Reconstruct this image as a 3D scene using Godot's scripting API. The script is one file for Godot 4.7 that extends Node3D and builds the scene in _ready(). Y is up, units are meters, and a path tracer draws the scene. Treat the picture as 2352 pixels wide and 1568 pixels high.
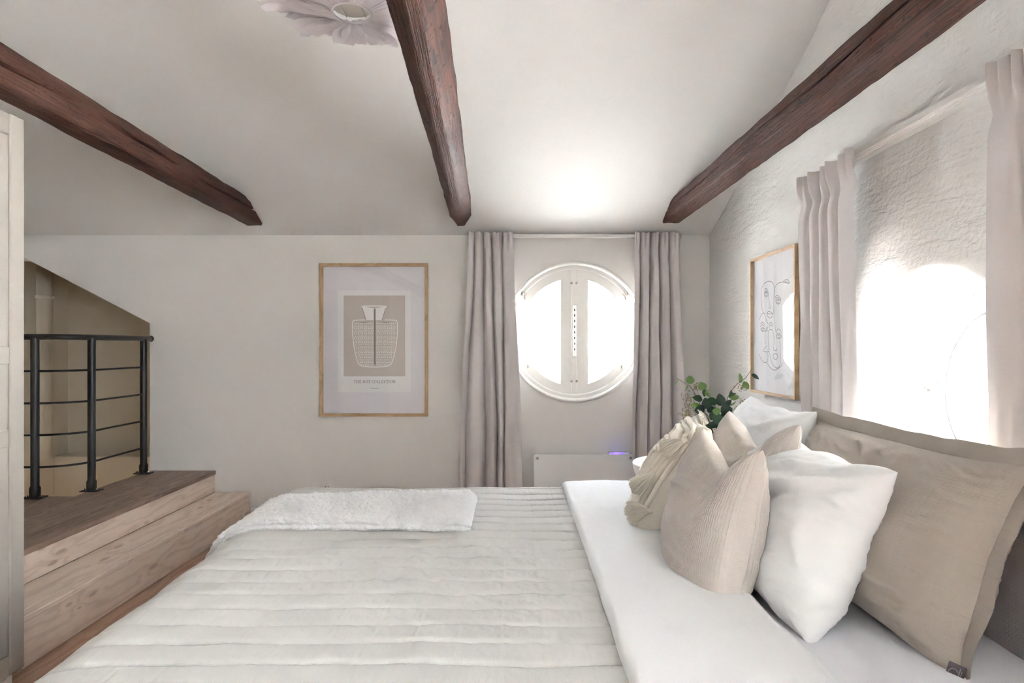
extends Node3D
# An attic bedroom. The camera stands at x = 0, z = 0 and looks along -z; the floor is y = 0.

const EYE := 1.175          # height of the camera
const BACK := -4.2          # the low wall with the round window
const GABLE := 1.33         # the wall behind the bed's head
const LOW := 1.935          # height of the back wall
const PITCH := 0.45         # rise of the ceiling per metre towards the camera
const BED := 0.515          # top of the bed
var M := {}
var taken := {}
var rng := RandomNumberGenerator.new()


func _ready() -> void:
	rng.seed = 7
	set_camera()
	set_light()
	make_materials()
	build_room()
	build_stairwell()
	build_outside()
	build_beams()
	build_back_window()
	build_gable_window()
	build_unseen_windows()
	build_curtains()
	build_steps()
	build_railing()
	build_wardrobe()
	build_bed()
	build_pillows()
	build_nightstand()
	build_pictures()
	build_wall_things()
	build_pendant()


func set_camera() -> void:
	var c := Camera3D.new()
	c.name = "camera"
	c.projection = Camera3D.PROJECTION_FRUSTUM
	c.near = 0.05
	c.far = 900.0
	c.size = 2.0 * 0.05 * 784.0 / 1420.0
	c.frustum_offset = Vector2(-4.0, 13.0) / 1420.0 * 0.05
	add_child(c)
	c.position = Vector3(0, EYE, 0)
	c.current = true


func set_light() -> void:
	var sky_mat := ProceduralSkyMaterial.new()
	sky_mat.sky_top_color = Color(0.93, 0.965, 1.0)
	sky_mat.sky_horizon_color = Color(0.955, 0.975, 1.0)
	sky_mat.ground_bottom_color = Color(0.62, 0.61, 0.60)
	sky_mat.ground_horizon_color = Color(0.80, 0.80, 0.80)
	sky_mat.sun_angle_max = 1.0
	var sky := Sky.new()
	sky.sky_material = sky_mat
	var e := Environment.new()
	e.background_mode = Environment.BG_SKY
	e.sky = sky
	e.tonemap_mode = Environment.TONE_MAPPER_LINEAR
	e.tonemap_exposure = 60.0
	e.sdfgi_enabled = true
	e.ssao_enabled = true
	e.ssil_enabled = true
	var w := WorldEnvironment.new()
	w.name = "world"
	w.environment = e
	add_child(w)
	# the sun stands beyond the stair side of the house: it lights the street and the roofs outside, whose light comes up into the windows
	var sun := DirectionalLight3D.new()
	sun.name = "sun"
	sun.light_color = Color(1.0, 0.985, 0.97)
	sun.light_energy = 5.0
	sun.light_angular_distance = 0.6
	sun.shadow_enabled = true
	sun.sky_mode = DirectionalLight3D.SKY_MODE_LIGHT_ONLY
	add_child(sun)
	sun.look_at_from_position(Vector3.ZERO, Vector3(0.62, -0.78, 0.0))


# ---------------------------------------------------------------- names and labels

func numbered(called: String) -> String:
	var n: int = taken.get(called, 0)
	taken[called] = n + 1
	return called if n == 0 else "%s_%03d" % [called, n]


func tag(o: Node3D, label: String, category: String, group := "") -> Node3D:
	o.set_meta("label", label)
	o.set_meta("category", category)
	if group != "":
		o.set_meta("group", group)
	return o


func thing(called: String, label: String, category: String, at := Vector3.ZERO, turn := 0.0, group := "") -> Node3D:
	var o := Node3D.new()
	o.name = numbered(called)
	add_child(o)
	o.position = at
	o.rotation.y = turn
	return tag(o, label, category, group)


func structure(called: String) -> Node3D:
	var o := Node3D.new()
	o.name = numbered(called)
	add_child(o)
	o.set_meta("kind", "structure")
	return o


func part(parent: Node, called: String, mesh: Mesh, material: Material, at := Vector3.ZERO, turn := Vector3.ZERO) -> MeshInstance3D:
	var o := MeshInstance3D.new()
	o.name = numbered(called) if parent == self else called
	o.mesh = mesh
	o.material_override = material
	parent.add_child(o, true)
	o.position = at
	o.rotation = turn
	return o


func see(px: float, py: float, d: float) -> Vector3:
	return Vector3((px - 1180.0) / 1420.0 * d, EYE + (797.0 - py) / 1420.0 * d, -d)


# ---------------------------------------------------------------- shapes

func from_grid(nu: int, nv: int, pts: PackedVector3Array, uvs: PackedVector2Array, flip := false) -> ArrayMesh:
	var idx := PackedInt32Array()
	idx.resize(nu * nv * 6)
	var k := 0
	for j in nv:
		for i in nu:
			var a := j * (nu + 1) + i
			var b := a + 1
			var c := a + nu + 1
			var e := c + 1
			if flip:
				idx[k] = a; idx[k + 1] = c; idx[k + 2] = b; idx[k + 3] = b; idx[k + 4] = c; idx[k + 5] = e
			else:
				idx[k] = a; idx[k + 1] = b; idx[k + 2] = c; idx[k + 3] = b; idx[k + 4] = e; idx[k + 5] = c
			k += 6
	var arr := []
	arr.resize(Mesh.ARRAY_MAX)
	arr[Mesh.ARRAY_VERTEX] = pts
	arr[Mesh.ARRAY_TEX_UV] = uvs
	arr[Mesh.ARRAY_INDEX] = idx
	var nor := PackedVector3Array()
	nor.resize(pts.size())
	for t in range(0, k, 3):
		var p := pts[idx[t]]
		var n := (pts[idx[t + 2]] - p).cross(pts[idx[t + 1]] - p)
		nor[idx[t]] += n
		nor[idx[t + 1]] += n
		nor[idx[t + 2]] += n
	# seams of closed grids share their normals
	for j in nv + 1:
		var a := j * (nu + 1)
		if pts[a].distance_squared_to(pts[a + nu]) < 1e-10:
			var s := nor[a] + nor[a + nu]
			nor[a] = s
			nor[a + nu] = s
	for i in nor.size():
		nor[i] = nor[i].normalized() if nor[i].length_squared() > 1e-20 else Vector3.UP
	arr[Mesh.ARRAY_NORMAL] = nor
	var m := ArrayMesh.new()
	m.add_surface_from_arrays(Mesh.PRIMITIVE_TRIANGLES, arr)
	return m


func grid(nu: int, nv: int, f: Callable, flip := false, uv_scale := Vector2.ONE) -> ArrayMesh:
	var pts := PackedVector3Array()
	var uvs := PackedVector2Array()
	pts.resize((nu + 1) * (nv + 1))
	uvs.resize((nu + 1) * (nv + 1))
	var k := 0
	for j in nv + 1:
		var v := float(j) / nv
		for i in nu + 1:
			var u := float(i) / nu
			pts[k] = f.call(u, v)
			uvs[k] = Vector2(u, v) * uv_scale
			k += 1
	return from_grid(nu, nv, pts, uvs, flip)


func quad(st: SurfaceTool, a: Vector3, b: Vector3, c: Vector3, d: Vector3, ax: int, lng: int, scale: Vector2, n: Vector3) -> void:
	var ps := [a, b, c, a, c, d]
	if (b - a).cross(c - a).dot(n) > 0.0:
		ps = [a, c, b, a, d, c]
	for p: Vector3 in ps:
		var o := 0
		while o == lng or o == ax:
			o += 1
		st.set_normal(n)
		st.set_uv(Vector2(p[lng] * scale.x + 0.5, p[o if ax != lng else (lng + 2) % 3] * scale.y + 0.5))
		st.add_vertex(p)


func add_cbox(st: SurfaceTool, s: Vector3, b := 0.003, at := Vector3.ZERO, uv := Vector2(1, 1)) -> void:
	# a box with bevelled edges; u runs along its longest side
	var h := s / 2.0
	b = minf(b, minf(h.x, minf(h.y, h.z)) * 0.9)
	var lng := s.max_axis_index()
	for ax in 3:
		var i := (ax + 1) % 3
		var j := (ax + 2) % 3
		for sg in [-1.0, 1.0]:
			var n := Vector3.ZERO
			n[ax] = sg
			var q := []
			for cj in [[-1, -1], [1, -1], [1, 1], [-1, 1]]:
				var p := Vector3.ZERO
				p[ax] = sg * h[ax]
				p[i] = cj[0] * (h[i] - b)
				p[j] = cj[1] * (h[j] - b)
				q.append(p + at)
			quad(st, q[0], q[1], q[2], q[3], ax, lng, uv, n)
			# bevels between this face and the next axis
			for sg2 in [-1.0, 1.0]:
				var p0 := Vector3.ZERO
				p0[ax] = sg * h[ax]; p0[i] = sg2 * (h[i] - b); p0[j] = -(h[j] - b)
				var p1 := p0
				p1[j] = h[j] - b
				var p2 := p1
				p2[ax] = sg * (h[ax] - b); p2[i] = sg2 * h[i]
				var p3 := p2
				p3[j] = -(h[j] - b)
				var n2 := Vector3.ZERO
				n2[ax] = sg; n2[i] = sg2
				quad(st, p0 + at, p1 + at, p2 + at, p3 + at, ax, lng, uv, n2.normalized())
	for x in [-1.0, 1.0]:
		for y in [-1.0, 1.0]:
			for z in [-1.0, 1.0]:
				var g := Vector3(x, y, z)
				var a := g * Vector3(h.x, h.y - b, h.z - b) + at
				var c := g * Vector3(h.x - b, h.y, h.z - b) + at
				var d := g * Vector3(h.x - b, h.y - b, h.z) + at
				var tri := [a, c, d] if (c - a).cross(d - a).dot(g) < 0.0 else [a, d, c]
				for p: Vector3 in tri:
					st.set_normal(g.normalized())
					st.set_uv(Vector2(0.5, 0.5))
					st.add_vertex(p)


func begin() -> SurfaceTool:
	var st := SurfaceTool.new()
	st.begin(Mesh.PRIMITIVE_TRIANGLES)
	return st


func cbox(s: Vector3, b := 0.003, uv := Vector2(1, 1)) -> ArrayMesh:
	var st := begin()
	add_cbox(st, s, b, Vector3.ZERO, uv)
	return st.commit()


func span(parent: Node, called: String, lo: Vector3, hi: Vector3, m: Material, b := 0.003, uv := Vector2(1, 1)) -> MeshInstance3D:
	return part(parent, called, cbox((hi - lo).abs(), b, uv), m, (lo + hi) / 2.0)


func lathe(profile: PackedVector2Array, n := 40) -> ArrayMesh:
	# profile: (radius, height) from the bottom to the top
	var c := profile.size() - 1
	return grid(n, c, func(u: float, v: float) -> Vector3:
		var p := profile[roundi(v * c)]
		return Vector3(cos(u * TAU) * p.x, p.y, sin(u * TAU) * p.x))


func rounded(profile: PackedVector2Array, steps := 6) -> PackedVector2Array:
	# a Catmull-Rom curve through the profile
	var out := PackedVector2Array()
	var n := profile.size()
	for i in n - 1:
		var a := profile[maxi(i - 1, 0)]
		var b := profile[i]
		var c := profile[i + 1]
		var d := profile[mini(i + 2, n - 1)]
		for k in steps:
			out.append(b.cubic_interpolate(c, a, d, float(k) / steps))
	out.append(profile[n - 1])
	return out


func smooth_path(p: PackedVector3Array, steps := 6) -> PackedVector3Array:
	var out := PackedVector3Array()
	var n := p.size()
	for i in n - 1:
		for k in steps:
			out.append(p[i].cubic_interpolate(p[i + 1], p[maxi(i - 1, 0)], p[mini(i + 2, n - 1)], float(k) / steps))
	out.append(p[n - 1])
	return out


func add_tube(st: SurfaceTool, path: PackedVector3Array, r0: float, r1 := -1.0, n := 10) -> void:
	if r1 < 0.0:
		r1 = r0
	var rings := []
	var side := Vector3.ZERO
	var c := path.size()
	for i in c:
		var dir := (path[mini(i + 1, c - 1)] - path[maxi(i - 1, 0)]).normalized()
		if side == Vector3.ZERO:
			side = dir.cross(Vector3.UP if absf(dir.y) < 0.9 else Vector3.RIGHT).normalized()
		side = (side - dir * side.dot(dir)).normalized()
		var up := dir.cross(side)
		var r := lerpf(r0, r1, float(i) / (c - 1))
		var ring := []
		for k in n:
			var a := TAU * k / n
			var o := side * cos(a) + up * sin(a)
			ring.append([path[i] + o * r, o])
		rings.append(ring)
	for i in c - 1:
		for k in n:
			var k2 := (k + 1) % n
			for v: Array in [rings[i][k], rings[i + 1][k], rings[i][k2], rings[i][k2], rings[i + 1][k], rings[i + 1][k2]]:
				st.set_normal(v[1])
				st.set_uv(Vector2(float(k) / n, float(i) / c))
				st.add_vertex(v[0])
	for e in [0, c - 1]:
		var nrm: Vector3 = (path[0] - path[1]).normalized() if e == 0 else (path[c - 1] - path[c - 2]).normalized()
		for k in n:
			var tri := [path[e], rings[e][k][0], rings[e][(k + 1) % n][0]]
			if e != 0:
				tri = [tri[0], tri[2], tri[1]]
			for p: Vector3 in tri:
				st.set_normal(nrm)
				st.set_uv(Vector2.ZERO)
				st.add_vertex(p)


func tube(path: PackedVector3Array, r0: float, r1 := -1.0, n := 10) -> ArrayMesh:
	var st := begin()
	add_tube(st, path, r0, r1, n)
	return st.commit()


func face(st: SurfaceTool, a: Array, b: Array, c: Array) -> void:
	# a triangle of [point, normal] corners, turned so that its front is where its normals point
	var n: Vector3 = a[1] + b[1] + c[1]
	var back: bool = (b[0] - a[0]).cross(c[0] - a[0]).dot(n) > 0.0
	for v: Array in ([a, c, b] if back else [a, b, c]):
		st.set_normal(v[1])
		st.set_uv(Vector2(v[0].x, v[0].y))
		st.add_vertex(v[0])


func ring(r_in: float, r_out: float, depth: float, bevel := 0.004, from := 0.0, to := TAU, n := 72) -> ArrayMesh:
	# a flat ring round the z axis, from z = 0 to z = depth, with bevelled edges
	var c := [Vector2(r_in, 0), Vector2(r_out, 0), Vector2(r_out, depth - bevel), Vector2(r_out - bevel, depth), Vector2(r_in + bevel, depth), Vector2(r_in, depth - bevel), Vector2(r_in, 0)]
	var st := begin()
	var closed := is_equal_approx(to - from, TAU)
	for i in n:
		var a0 := lerpf(from, to, float(i) / n)
		var a1 := lerpf(from, to, float(i + 1) / n)
		for k in 6:
			var p: Vector2 = c[k]
			var q: Vector2 = c[k + 1]
			var t := (q - p).normalized()
			var vs := []
			for v: Array in [[p, a0], [q, a0], [q, a1], [p, a1]]:
				vs.append([Vector3(v[0].x * cos(v[1]), v[0].x * sin(v[1]), v[0].y), Vector3(t.y * cos(v[1]), t.y * sin(v[1]), -t.x)])
			face(st, vs[0], vs[1], vs[2])
			face(st, vs[0], vs[2], vs[3])
	if not closed:
		for a in [from, to]:
			for k in range(1, 5):
				var vs := []
				for p: Vector2 in [c[0], c[k], c[k + 1]]:
					vs.append([Vector3(p.x * cos(a), p.x * sin(a), p.y), Vector3(sin(a), -cos(a), 0) * (1.0 if a == from else -1.0)])
				face(st, vs[0], vs[1], vs[2])
	return st.commit()


func slab(poly: PackedVector2Array, depth: float) -> ArrayMesh:
	# a polygon in x and y, made solid from z = 0 to z = depth
	var st := begin()
	var tri := Geometry2D.triangulate_polygon(poly)
	for z in [0.0, depth]:
		var nz := Vector3(0, 0, 1 if z > 0.0 else -1)
		for k in range(0, tri.size(), 3):
			var q := []
			for j in 3:
				q.append([Vector3(poly[tri[k + j]].x, poly[tri[k + j]].y, z), nz])
			face(st, q[0], q[1], q[2])
	var n := poly.size()
	var turn := -1.0 if Geometry2D.is_polygon_clockwise(poly) else 1.0
	for i in n:
		var a := poly[i]
		var b := poly[(i + 1) % n]
		var nr := Vector3(b.y - a.y, a.x - b.x, 0).normalized() * turn
		var q := [[Vector3(a.x, a.y, 0), nr], [Vector3(b.x, b.y, 0), nr], [Vector3(b.x, b.y, depth), nr], [Vector3(a.x, a.y, depth), nr]]
		face(st, q[0], q[1], q[2])
		face(st, q[0], q[2], q[3])
	return st.commit()


# ---------------------------------------------------------------- materials

func noise_of(frequency: float, octaves := 3, sd := 1, kind := FastNoiseLite.TYPE_SIMPLEX_SMOOTH) -> FastNoiseLite:
	var n := FastNoiseLite.new()
	n.noise_type = kind
	n.seed = sd
	n.frequency = frequency
	n.fractal_octaves = octaves
	return n


func tile(w: int, h: int, frequency: float, octaves := 4, sd := 1, stretch := Vector2i(1, 1)) -> ImageTexture:
	# a seamless grey noise tile; stretch draws it out along one side
	var im := noise_of(frequency, octaves, sd).get_seamless_image(w / stretch.x, h / stretch.y)
	im.convert(Image.FORMAT_RGBA8)
	if stretch != Vector2i(1, 1):
		im.resize(w, h, Image.INTERPOLATE_CUBIC)
	return ImageTexture.create_from_image(im)


func paint(called: String, c: Color, rough := 0.6, spec := 0.5) -> StandardMaterial3D:
	var m := StandardMaterial3D.new()
	m.resource_name = called
	m.albedo_color = c
	m.roughness = rough
	m.metallic_specular = spec
	M[called] = m
	return m


func relief(m: StandardMaterial3D, t: Texture2D, cm: float, scale: Vector3) -> StandardMaterial3D:
	m.heightmap_enabled = true
	m.heightmap_texture = t
	m.heightmap_scale = cm
	if scale != Vector3.ZERO:
		m.uv1_scale = scale
	return m


func sheen(m: StandardMaterial3D, k := 0.4) -> StandardMaterial3D:
	m.rim_enabled = true
	m.rim = k
	m.rim_tint = 0.6
	return m


func plaster_tile() -> ImageTexture:
	# float strokes of a trowel: long smears over grit
	var n := 1024
	var a := noise_of(0.012, 5, 11)
	a.domain_warp_enabled = true
	a.domain_warp_amplitude = 60.0
	a.domain_warp_frequency = 0.006
	var smear := a.get_seamless_image(n / 5, n)
	smear.resize(n, n, Image.INTERPOLATE_CUBIC)
	var grit := noise_of(0.035, 4, 12).get_seamless_image(n, n)
	var pa := smear.get_data()
	var pb := grit.get_data()
	var out := PackedByteArray()
	out.resize(n * n)
	for i in n * n:
		out[i] = clampi((pa[i] * 11 + pb[i] * 5) >> 4, 0, 255)
	return ImageTexture.create_from_image(Image.create_from_data(n, n, false, Image.FORMAT_L8, out))


func wood_tile(w: int, h: int, sd: int, light: Color, mid: Color, dark: Color, lines: float, knots: int, contrast := 1.0) -> ImageTexture:
	# a board: grain along u, growth lines bent round a few knots
	var im := Image.create(w, h, false, Image.FORMAT_RGBA8)
	var r := RandomNumberGenerator.new()
	r.seed = sd
	var warp := noise_of(1.0, 3, sd)
	var fibre := noise_of(1.0, 2, sd + 50)
	var ks := []
	for k in knots:
		ks.append([r.randf_range(0.03, 0.97) * w, r.randf_range(0.1, 0.9) * h, r.randf_range(0.03, 0.08) * h])
	for y in h:
		for x in w:
			var u := float(x) / h
			var v := float(y) / h
			var ph := v * lines + warp.get_noise_2d(u * 0.55, v * 1.6) * lines * 0.28
			var knot := 0.0
			for k: Array in ks:
				var dx: float = (x - k[0]) * 0.5
				var dy: float = y - k[1]
				var d2: float = (dx * dx + dy * dy) / (k[2] * k[2])
				if d2 < 40.0:
					ph += 1.2 * exp(-d2 * 0.16) * signf(dy + 0.01)
					if d2 < 1.6:
						knot = maxf(knot, 1.0 - smoothstep(0.1, 1.6, d2))
			var g := 0.5 + 0.5 * sin(ph * TAU)
			g = g * g * g
			var f := fibre.get_noise_2d(u * 5.0, v * 95.0)
			var broad := 0.5 + 0.9 * warp.get_noise_2d(u * 0.6 + 40.0, v * 2.2 + 9.0)
			var c := light.lerp(mid, clampf(broad * 0.75 + f * 0.35, 0.0, 1.0))
			c = c.lerp(dark, clampf(g * 0.42 * contrast + maxf(f, 0.0) * 0.22 * contrast + knot * 0.42, 0.0, 1.0))
			im.set_pixel(x, y, c)
	return ImageTexture.create_from_image(im)


func beam_tile(sd: int) -> Array:
	# dark stained, hewn timber: fibres, checks and worm holes; returns colour and height
	var w := 1024
	var h := 256
	var im := Image.create(w, h, false, Image.FORMAT_RGBA8)
	var hm := Image.create(w, h, false, Image.FORMAT_L8)
	var a := noise_of(1.0, 4, sd)
	var b := noise_of(1.0, 3, sd + 9)
	var r := RandomNumberGenerator.new()
	r.seed = sd
	var dark := Color(0.13, 0.068, 0.045)
	var red := Color(0.37, 0.20, 0.135)
	var grey := Color(0.36, 0.24, 0.19)
	for y in h:
		for x in w:
			var u := x / 256.0
			var v := y / 256.0
			# the tile closes on itself round the beam
			var cv := cos(v * TAU) * 1.3
			var sv := sin(v * TAU) * 1.3
			var broad := 0.5 + 0.75 * a.get_noise_3d(u * 0.9, cv, sv)
			var fib := b.get_noise_3d(u * 1.6, cv * 16.0, sv * 16.0)
			var split := absf(a.get_noise_3d(u * 0.8, cv * 5.0, sv * 5.0))
			var c := red.lerp(grey, clampf(broad, 0.0, 1.0)).lerp(dark, clampf(0.45 + fib * 0.8 - broad * 0.25, 0.0, 1.0))
			var hgt := 0.6 + fib * 0.35
			if split < 0.02:
				c = c.lerp(dark, 0.8)
				hgt -= 0.3
			im.set_pixel(x, y, c)
			hm.set_pixel(x, y, Color(hgt, hgt, hgt))
	for k in 130:
		var cx := r.randi_range(3, w - 8)
		var cy := r.randi_range(2, h - 4)
		for i in r.randi_range(1, 5):
			for j in r.randi_range(1, 2):
				im.set_pixel(cx + i, cy + j, Color(0.04, 0.02, 0.015))
				hm.set_pixel(cx + i, cy + j, Color.BLACK)
	return [ImageTexture.create_from_image(im), ImageTexture.create_from_image(hm)]


func weave_tile(n: int, warp_n: int, weft_n: int, slub: float, sd: int) -> ImageTexture:
	# plain weave: threads over and under, of uneven thickness
	var im := Image.create(n, n, false, Image.FORMAT_L8)
	var r := RandomNumberGenerator.new()
	r.seed = sd
	var wa := []
	var wb := []
	for i in warp_n:
		wa.append(r.randf_range(1.0 - slub, 1.0))
	for i in weft_n:
		wb.append(r.randf_range(1.0 - slub, 1.0))
	for y in n:
		for x in n:
			var fx := float(x) / n * warp_n
			var fy := float(y) / n * weft_n
			var i := int(fx)
			var j := int(fy)
			var over := (i + j) % 2 == 0
			var a := sin((fx - i) * PI)
			var b := sin((fy - j) * PI)
			var hgt: float = a * (0.6 + 0.4 * b) * wa[i] if over else b * (0.6 + 0.4 * a) * wb[j]
			im.set_pixel(x, y, Color(hgt, hgt, hgt))
	return ImageTexture.create_from_image(im)


func knit_tile(n: int) -> ImageTexture:
	# the beige cushions: close vertical ribs crossed by short stitches
	var im := Image.create(n, n, false, Image.FORMAT_L8)
	for y in n:
		for x in n:
			var fx := (x + 0.5) / n * 8.0
			var fy := (y + 0.5) / n * 8.0
			var rib := pow(absf(sin(fx * PI)), 0.55)
			var st := pow(absf(sin((fy + (0.5 if int(fx) % 2 == 0 else 0.0)) * PI)), 0.4)
			var hgt := rib * (0.62 + 0.38 * st)
			im.set_pixel(x, y, Color(hgt, hgt, hgt))
	return ImageTexture.create_from_image(im)


func make_materials() -> void:
	var fine := tile(512, 512, 0.06, 4, 3)
	paint("wall_paint", Color8(234, 232, 228), 0.75, 0.3)
	paint("ceiling_paint", Color8(236, 235, 232), 0.7, 0.3)
	relief(paint("plaster", Color8(236, 235, 232), 0.8, 0.3), plaster_tile(), 0.8, Vector3(0.9, 0.9, 0.9))
	paint("stair_paint", Color8(224, 214, 196), 0.8, 0.3)
	paint("masonry", Color8(200, 190, 176), 0.9, 0.2)
	paint("white_lacquer", Color8(240, 239, 235), 0.32)
	paint("white_plastic", Color8(236, 235, 232), 0.35)
	paint("rail_white", Color8(233, 232, 228), 0.4)
	paint("socket_grey", Color8(70, 68, 66), 0.5)
	paint("gasket", Color8(120, 126, 128), 0.55)
	var chrome := paint("chrome", Color8(200, 196, 190), 0.22)
	chrome.metallic = 1.0
	var black := paint("black_metal", Color8(22, 21, 21), 0.38)
	black.clearcoat_enabled = true
	black.clearcoat = 0.4
	var glass := paint("window_glass", Color(1, 1, 1, 0.04), 0.0)
	glass.transparency = BaseMaterial3D.TRANSPARENCY_ALPHA
	var front := paint("picture_glass", Color(1, 1, 1, 0.03), 0.02)
	front.transparency = BaseMaterial3D.TRANSPARENCY_ALPHA
	paint("heater_glass", Color8(242, 244, 245), 0.35, 0.5)
	var glow := paint("display_glow", Color8(168, 150, 230), 0.4)
	glow.emission_enabled = true
	glow.emission = Color8(120, 96, 235)
	glow.emission_energy_multiplier = 0.02

	# cloth
	var weave := weave_tile(256, 32, 32, 0.45, 4)
	var linen := weave_tile(256, 28, 24, 0.7, 8)
	sheen(relief(paint("curtain_cloth", Color8(220, 214, 213), 0.85, 0.25), weave, 0.03, Vector3(18, 18, 18)), 0.3)
	sheen(relief(paint("quilt_linen", Color8(212, 211, 208), 0.92, 0.2), linen, 0.04, Vector3(15, 15, 15)), 0.25)
	sheen(relief(paint("white_cotton", Color8(243, 245, 247), 0.85, 0.25), weave, 0.012, Vector3(16, 16, 16)), 0.3)
	sheen(relief(paint("sheet_cotton", Color8(236, 239, 246), 0.85, 0.25), weave, 0.02, Vector3(16, 16, 16)), 0.2)
	sheen(relief(paint("beige_linen", Color8(174, 166, 156), 0.9, 0.2), linen, 0.07, Vector3(9, 9, 9)), 0.35)
	sheen(relief(paint("beige_knit", Color8(212, 204, 198), 0.92, 0.2), knit_tile(192), 0.2, Vector3(22, 22, 22)), 0.35)
	sheen(relief(paint("cream_cotton", Color8(233, 226, 213), 0.92, 0.2), linen, 0.08, Vector3(8, 8, 8)), 0.3)
	sheen(relief(paint("tuft_yarn", Color8(236, 229, 216), 0.95, 0.2), fine, 0.25, Vector3(9, 9, 9)), 0.3)
	sheen(relief(paint("throw_boucle", Color8(245, 246, 247), 0.97, 0.2), fine, 0.3, Vector3(5.5, 5.5, 5.5)), 0.4)
	relief(paint("headboard_grey", Color8(160, 154, 154), 0.95, 0.2), weave, 0.1, Vector3(6, 6, 6))
	paint("mattress_ticking", Color8(228, 227, 224), 0.9, 0.2)
	paint("label_grey", Color8(104, 98, 104), 0.8, 0.2)
	paint("label_print", Color8(166, 160, 164), 0.8, 0.2)
	var shade := paint("lamp_paper", Color8(232, 227, 231), 0.8, 0.2)
	shade.backlight_enabled = true
	shade.backlight = Color(0.5, 0.48, 0.5)
	paint("lamp_diffuser", Color8(226, 223, 216), 0.6)

	# timber
	for k in 3:
		var b := beam_tile(31 + k * 7)
		var m := paint("beam_%d" % k, Color8(255, 244, 238), 0.7)
		m.albedo_texture = b[0]
		relief(m, b[1], 0.5, Vector3.ZERO)
	for k in 4:
		var m := paint("pine_%d" % k, Color8(255, 252, 250), 0.55)
		m.albedo_texture = wood_tile(1024, 128, 60 + k, Color8(246, 232, 218), Color8(238, 219, 204), Color8(172, 142, 126), [3.0, 2.5, 3.5, 3.0][k], [5, 4, 6, 4][k], 0.45)
	for k in 4:
		var m := paint("board_%d" % k, Color8(255, 252, 250), 0.5)
		m.albedo_texture = wood_tile(768, 96, 80 + k, Color8(166, 144, 130), Color8(146, 124, 110), Color8(88, 70, 60), 3.0, [4, 3, 5, 4][k], 0.6)
	for k in 3:
		var m := paint("floor_%d" % k, Color8(255, 250, 246), 0.5)
		m.albedo_texture = wood_tile(768, 96, 100 + k, Color8(204, 172, 150), Color8(186, 152, 132), Color8(118, 88, 74), 3.0, [4, 3, 4][k], 0.6)
	var oak := paint("oak_frame", Color8(255, 255, 255), 0.55)
	oak.albedo_texture = wood_tile(512, 64, 120, Color8(208, 178, 140), Color8(194, 162, 124), Color8(150, 116, 82), 3.0, 0, 0.8)
	paint("wardrobe_paint", Color8(166, 161, 153), 0.5)
	paint("ceramic_white", Color8(240, 239, 236), 0.4)
	paint("vase_clay", Color8(228, 224, 216), 0.6)

	# plant
	var greens := [Color8(38, 62, 50), Color8(52, 84, 56), Color8(104, 136, 74), Color8(140, 158, 96)]
	for k in 4:
		var m := paint("leaf_%d" % k, greens[k], 0.38)
		m.backlight_enabled = true
		m.backlight = Color(0.18, 0.24, 0.08) if k > 1 else Color(0.06, 0.09, 0.05)
	paint("twig", Color8(104, 80, 62), 0.7)
	paint("seed_bud", Color8(142, 132, 88), 0.6)

	# outside
	paint("render_pale", Color8(226, 216, 202), 0.9, 0.2)
	paint("render_white", Color8(232, 230, 226), 0.9, 0.2)
	paint("render_sand", Color8(212, 210, 207), 0.9, 0.2)
	paint("roof_red", Color8(128, 88, 78), 0.9, 0.2)
	paint("roof_grey", Color8(84, 84, 88), 0.9, 0.2)
	paint("far_window_glass", Color8(66, 64, 66), 0.3)
	paint("street", Color8(146, 147, 149), 0.95, 0.2)


# ---------------------------------------------------------------- the room

func csg_box(lo: Vector3, hi: Vector3) -> CSGBox3D:
	var b := CSGBox3D.new()
	b.size = hi - lo
	b.position = (lo + hi) / 2.0
	return b


func csg_hole(parent: CSGShape3D, at: Vector3, r: float, depth: float) -> void:
	var c := CSGCylinder3D.new()
	c.name = "opening"
	c.radius = r
	c.height = depth
	c.sides = 96
	c.operation = CSGShape3D.OPERATION_SUBTRACTION
	parent.add_child(c)
	c.rotation.x = PI / 2
	c.position = at - parent.position


func with_uv(mesh: ArrayMesh, f: Callable) -> ArrayMesh:
	var a := mesh.surface_get_arrays(0)
	var uv: PackedVector2Array = a[Mesh.ARRAY_TEX_UV]
	var ps: PackedVector3Array = a[Mesh.ARRAY_VERTEX]
	for j in uv.size():
		uv[j] = f.call(ps[j])
	a[Mesh.ARRAY_TEX_UV] = uv
	var m := ArrayMesh.new()
	m.add_surface_from_arrays(Mesh.PRIMITIVE_TRIANGLES, a)
	return m


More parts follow.
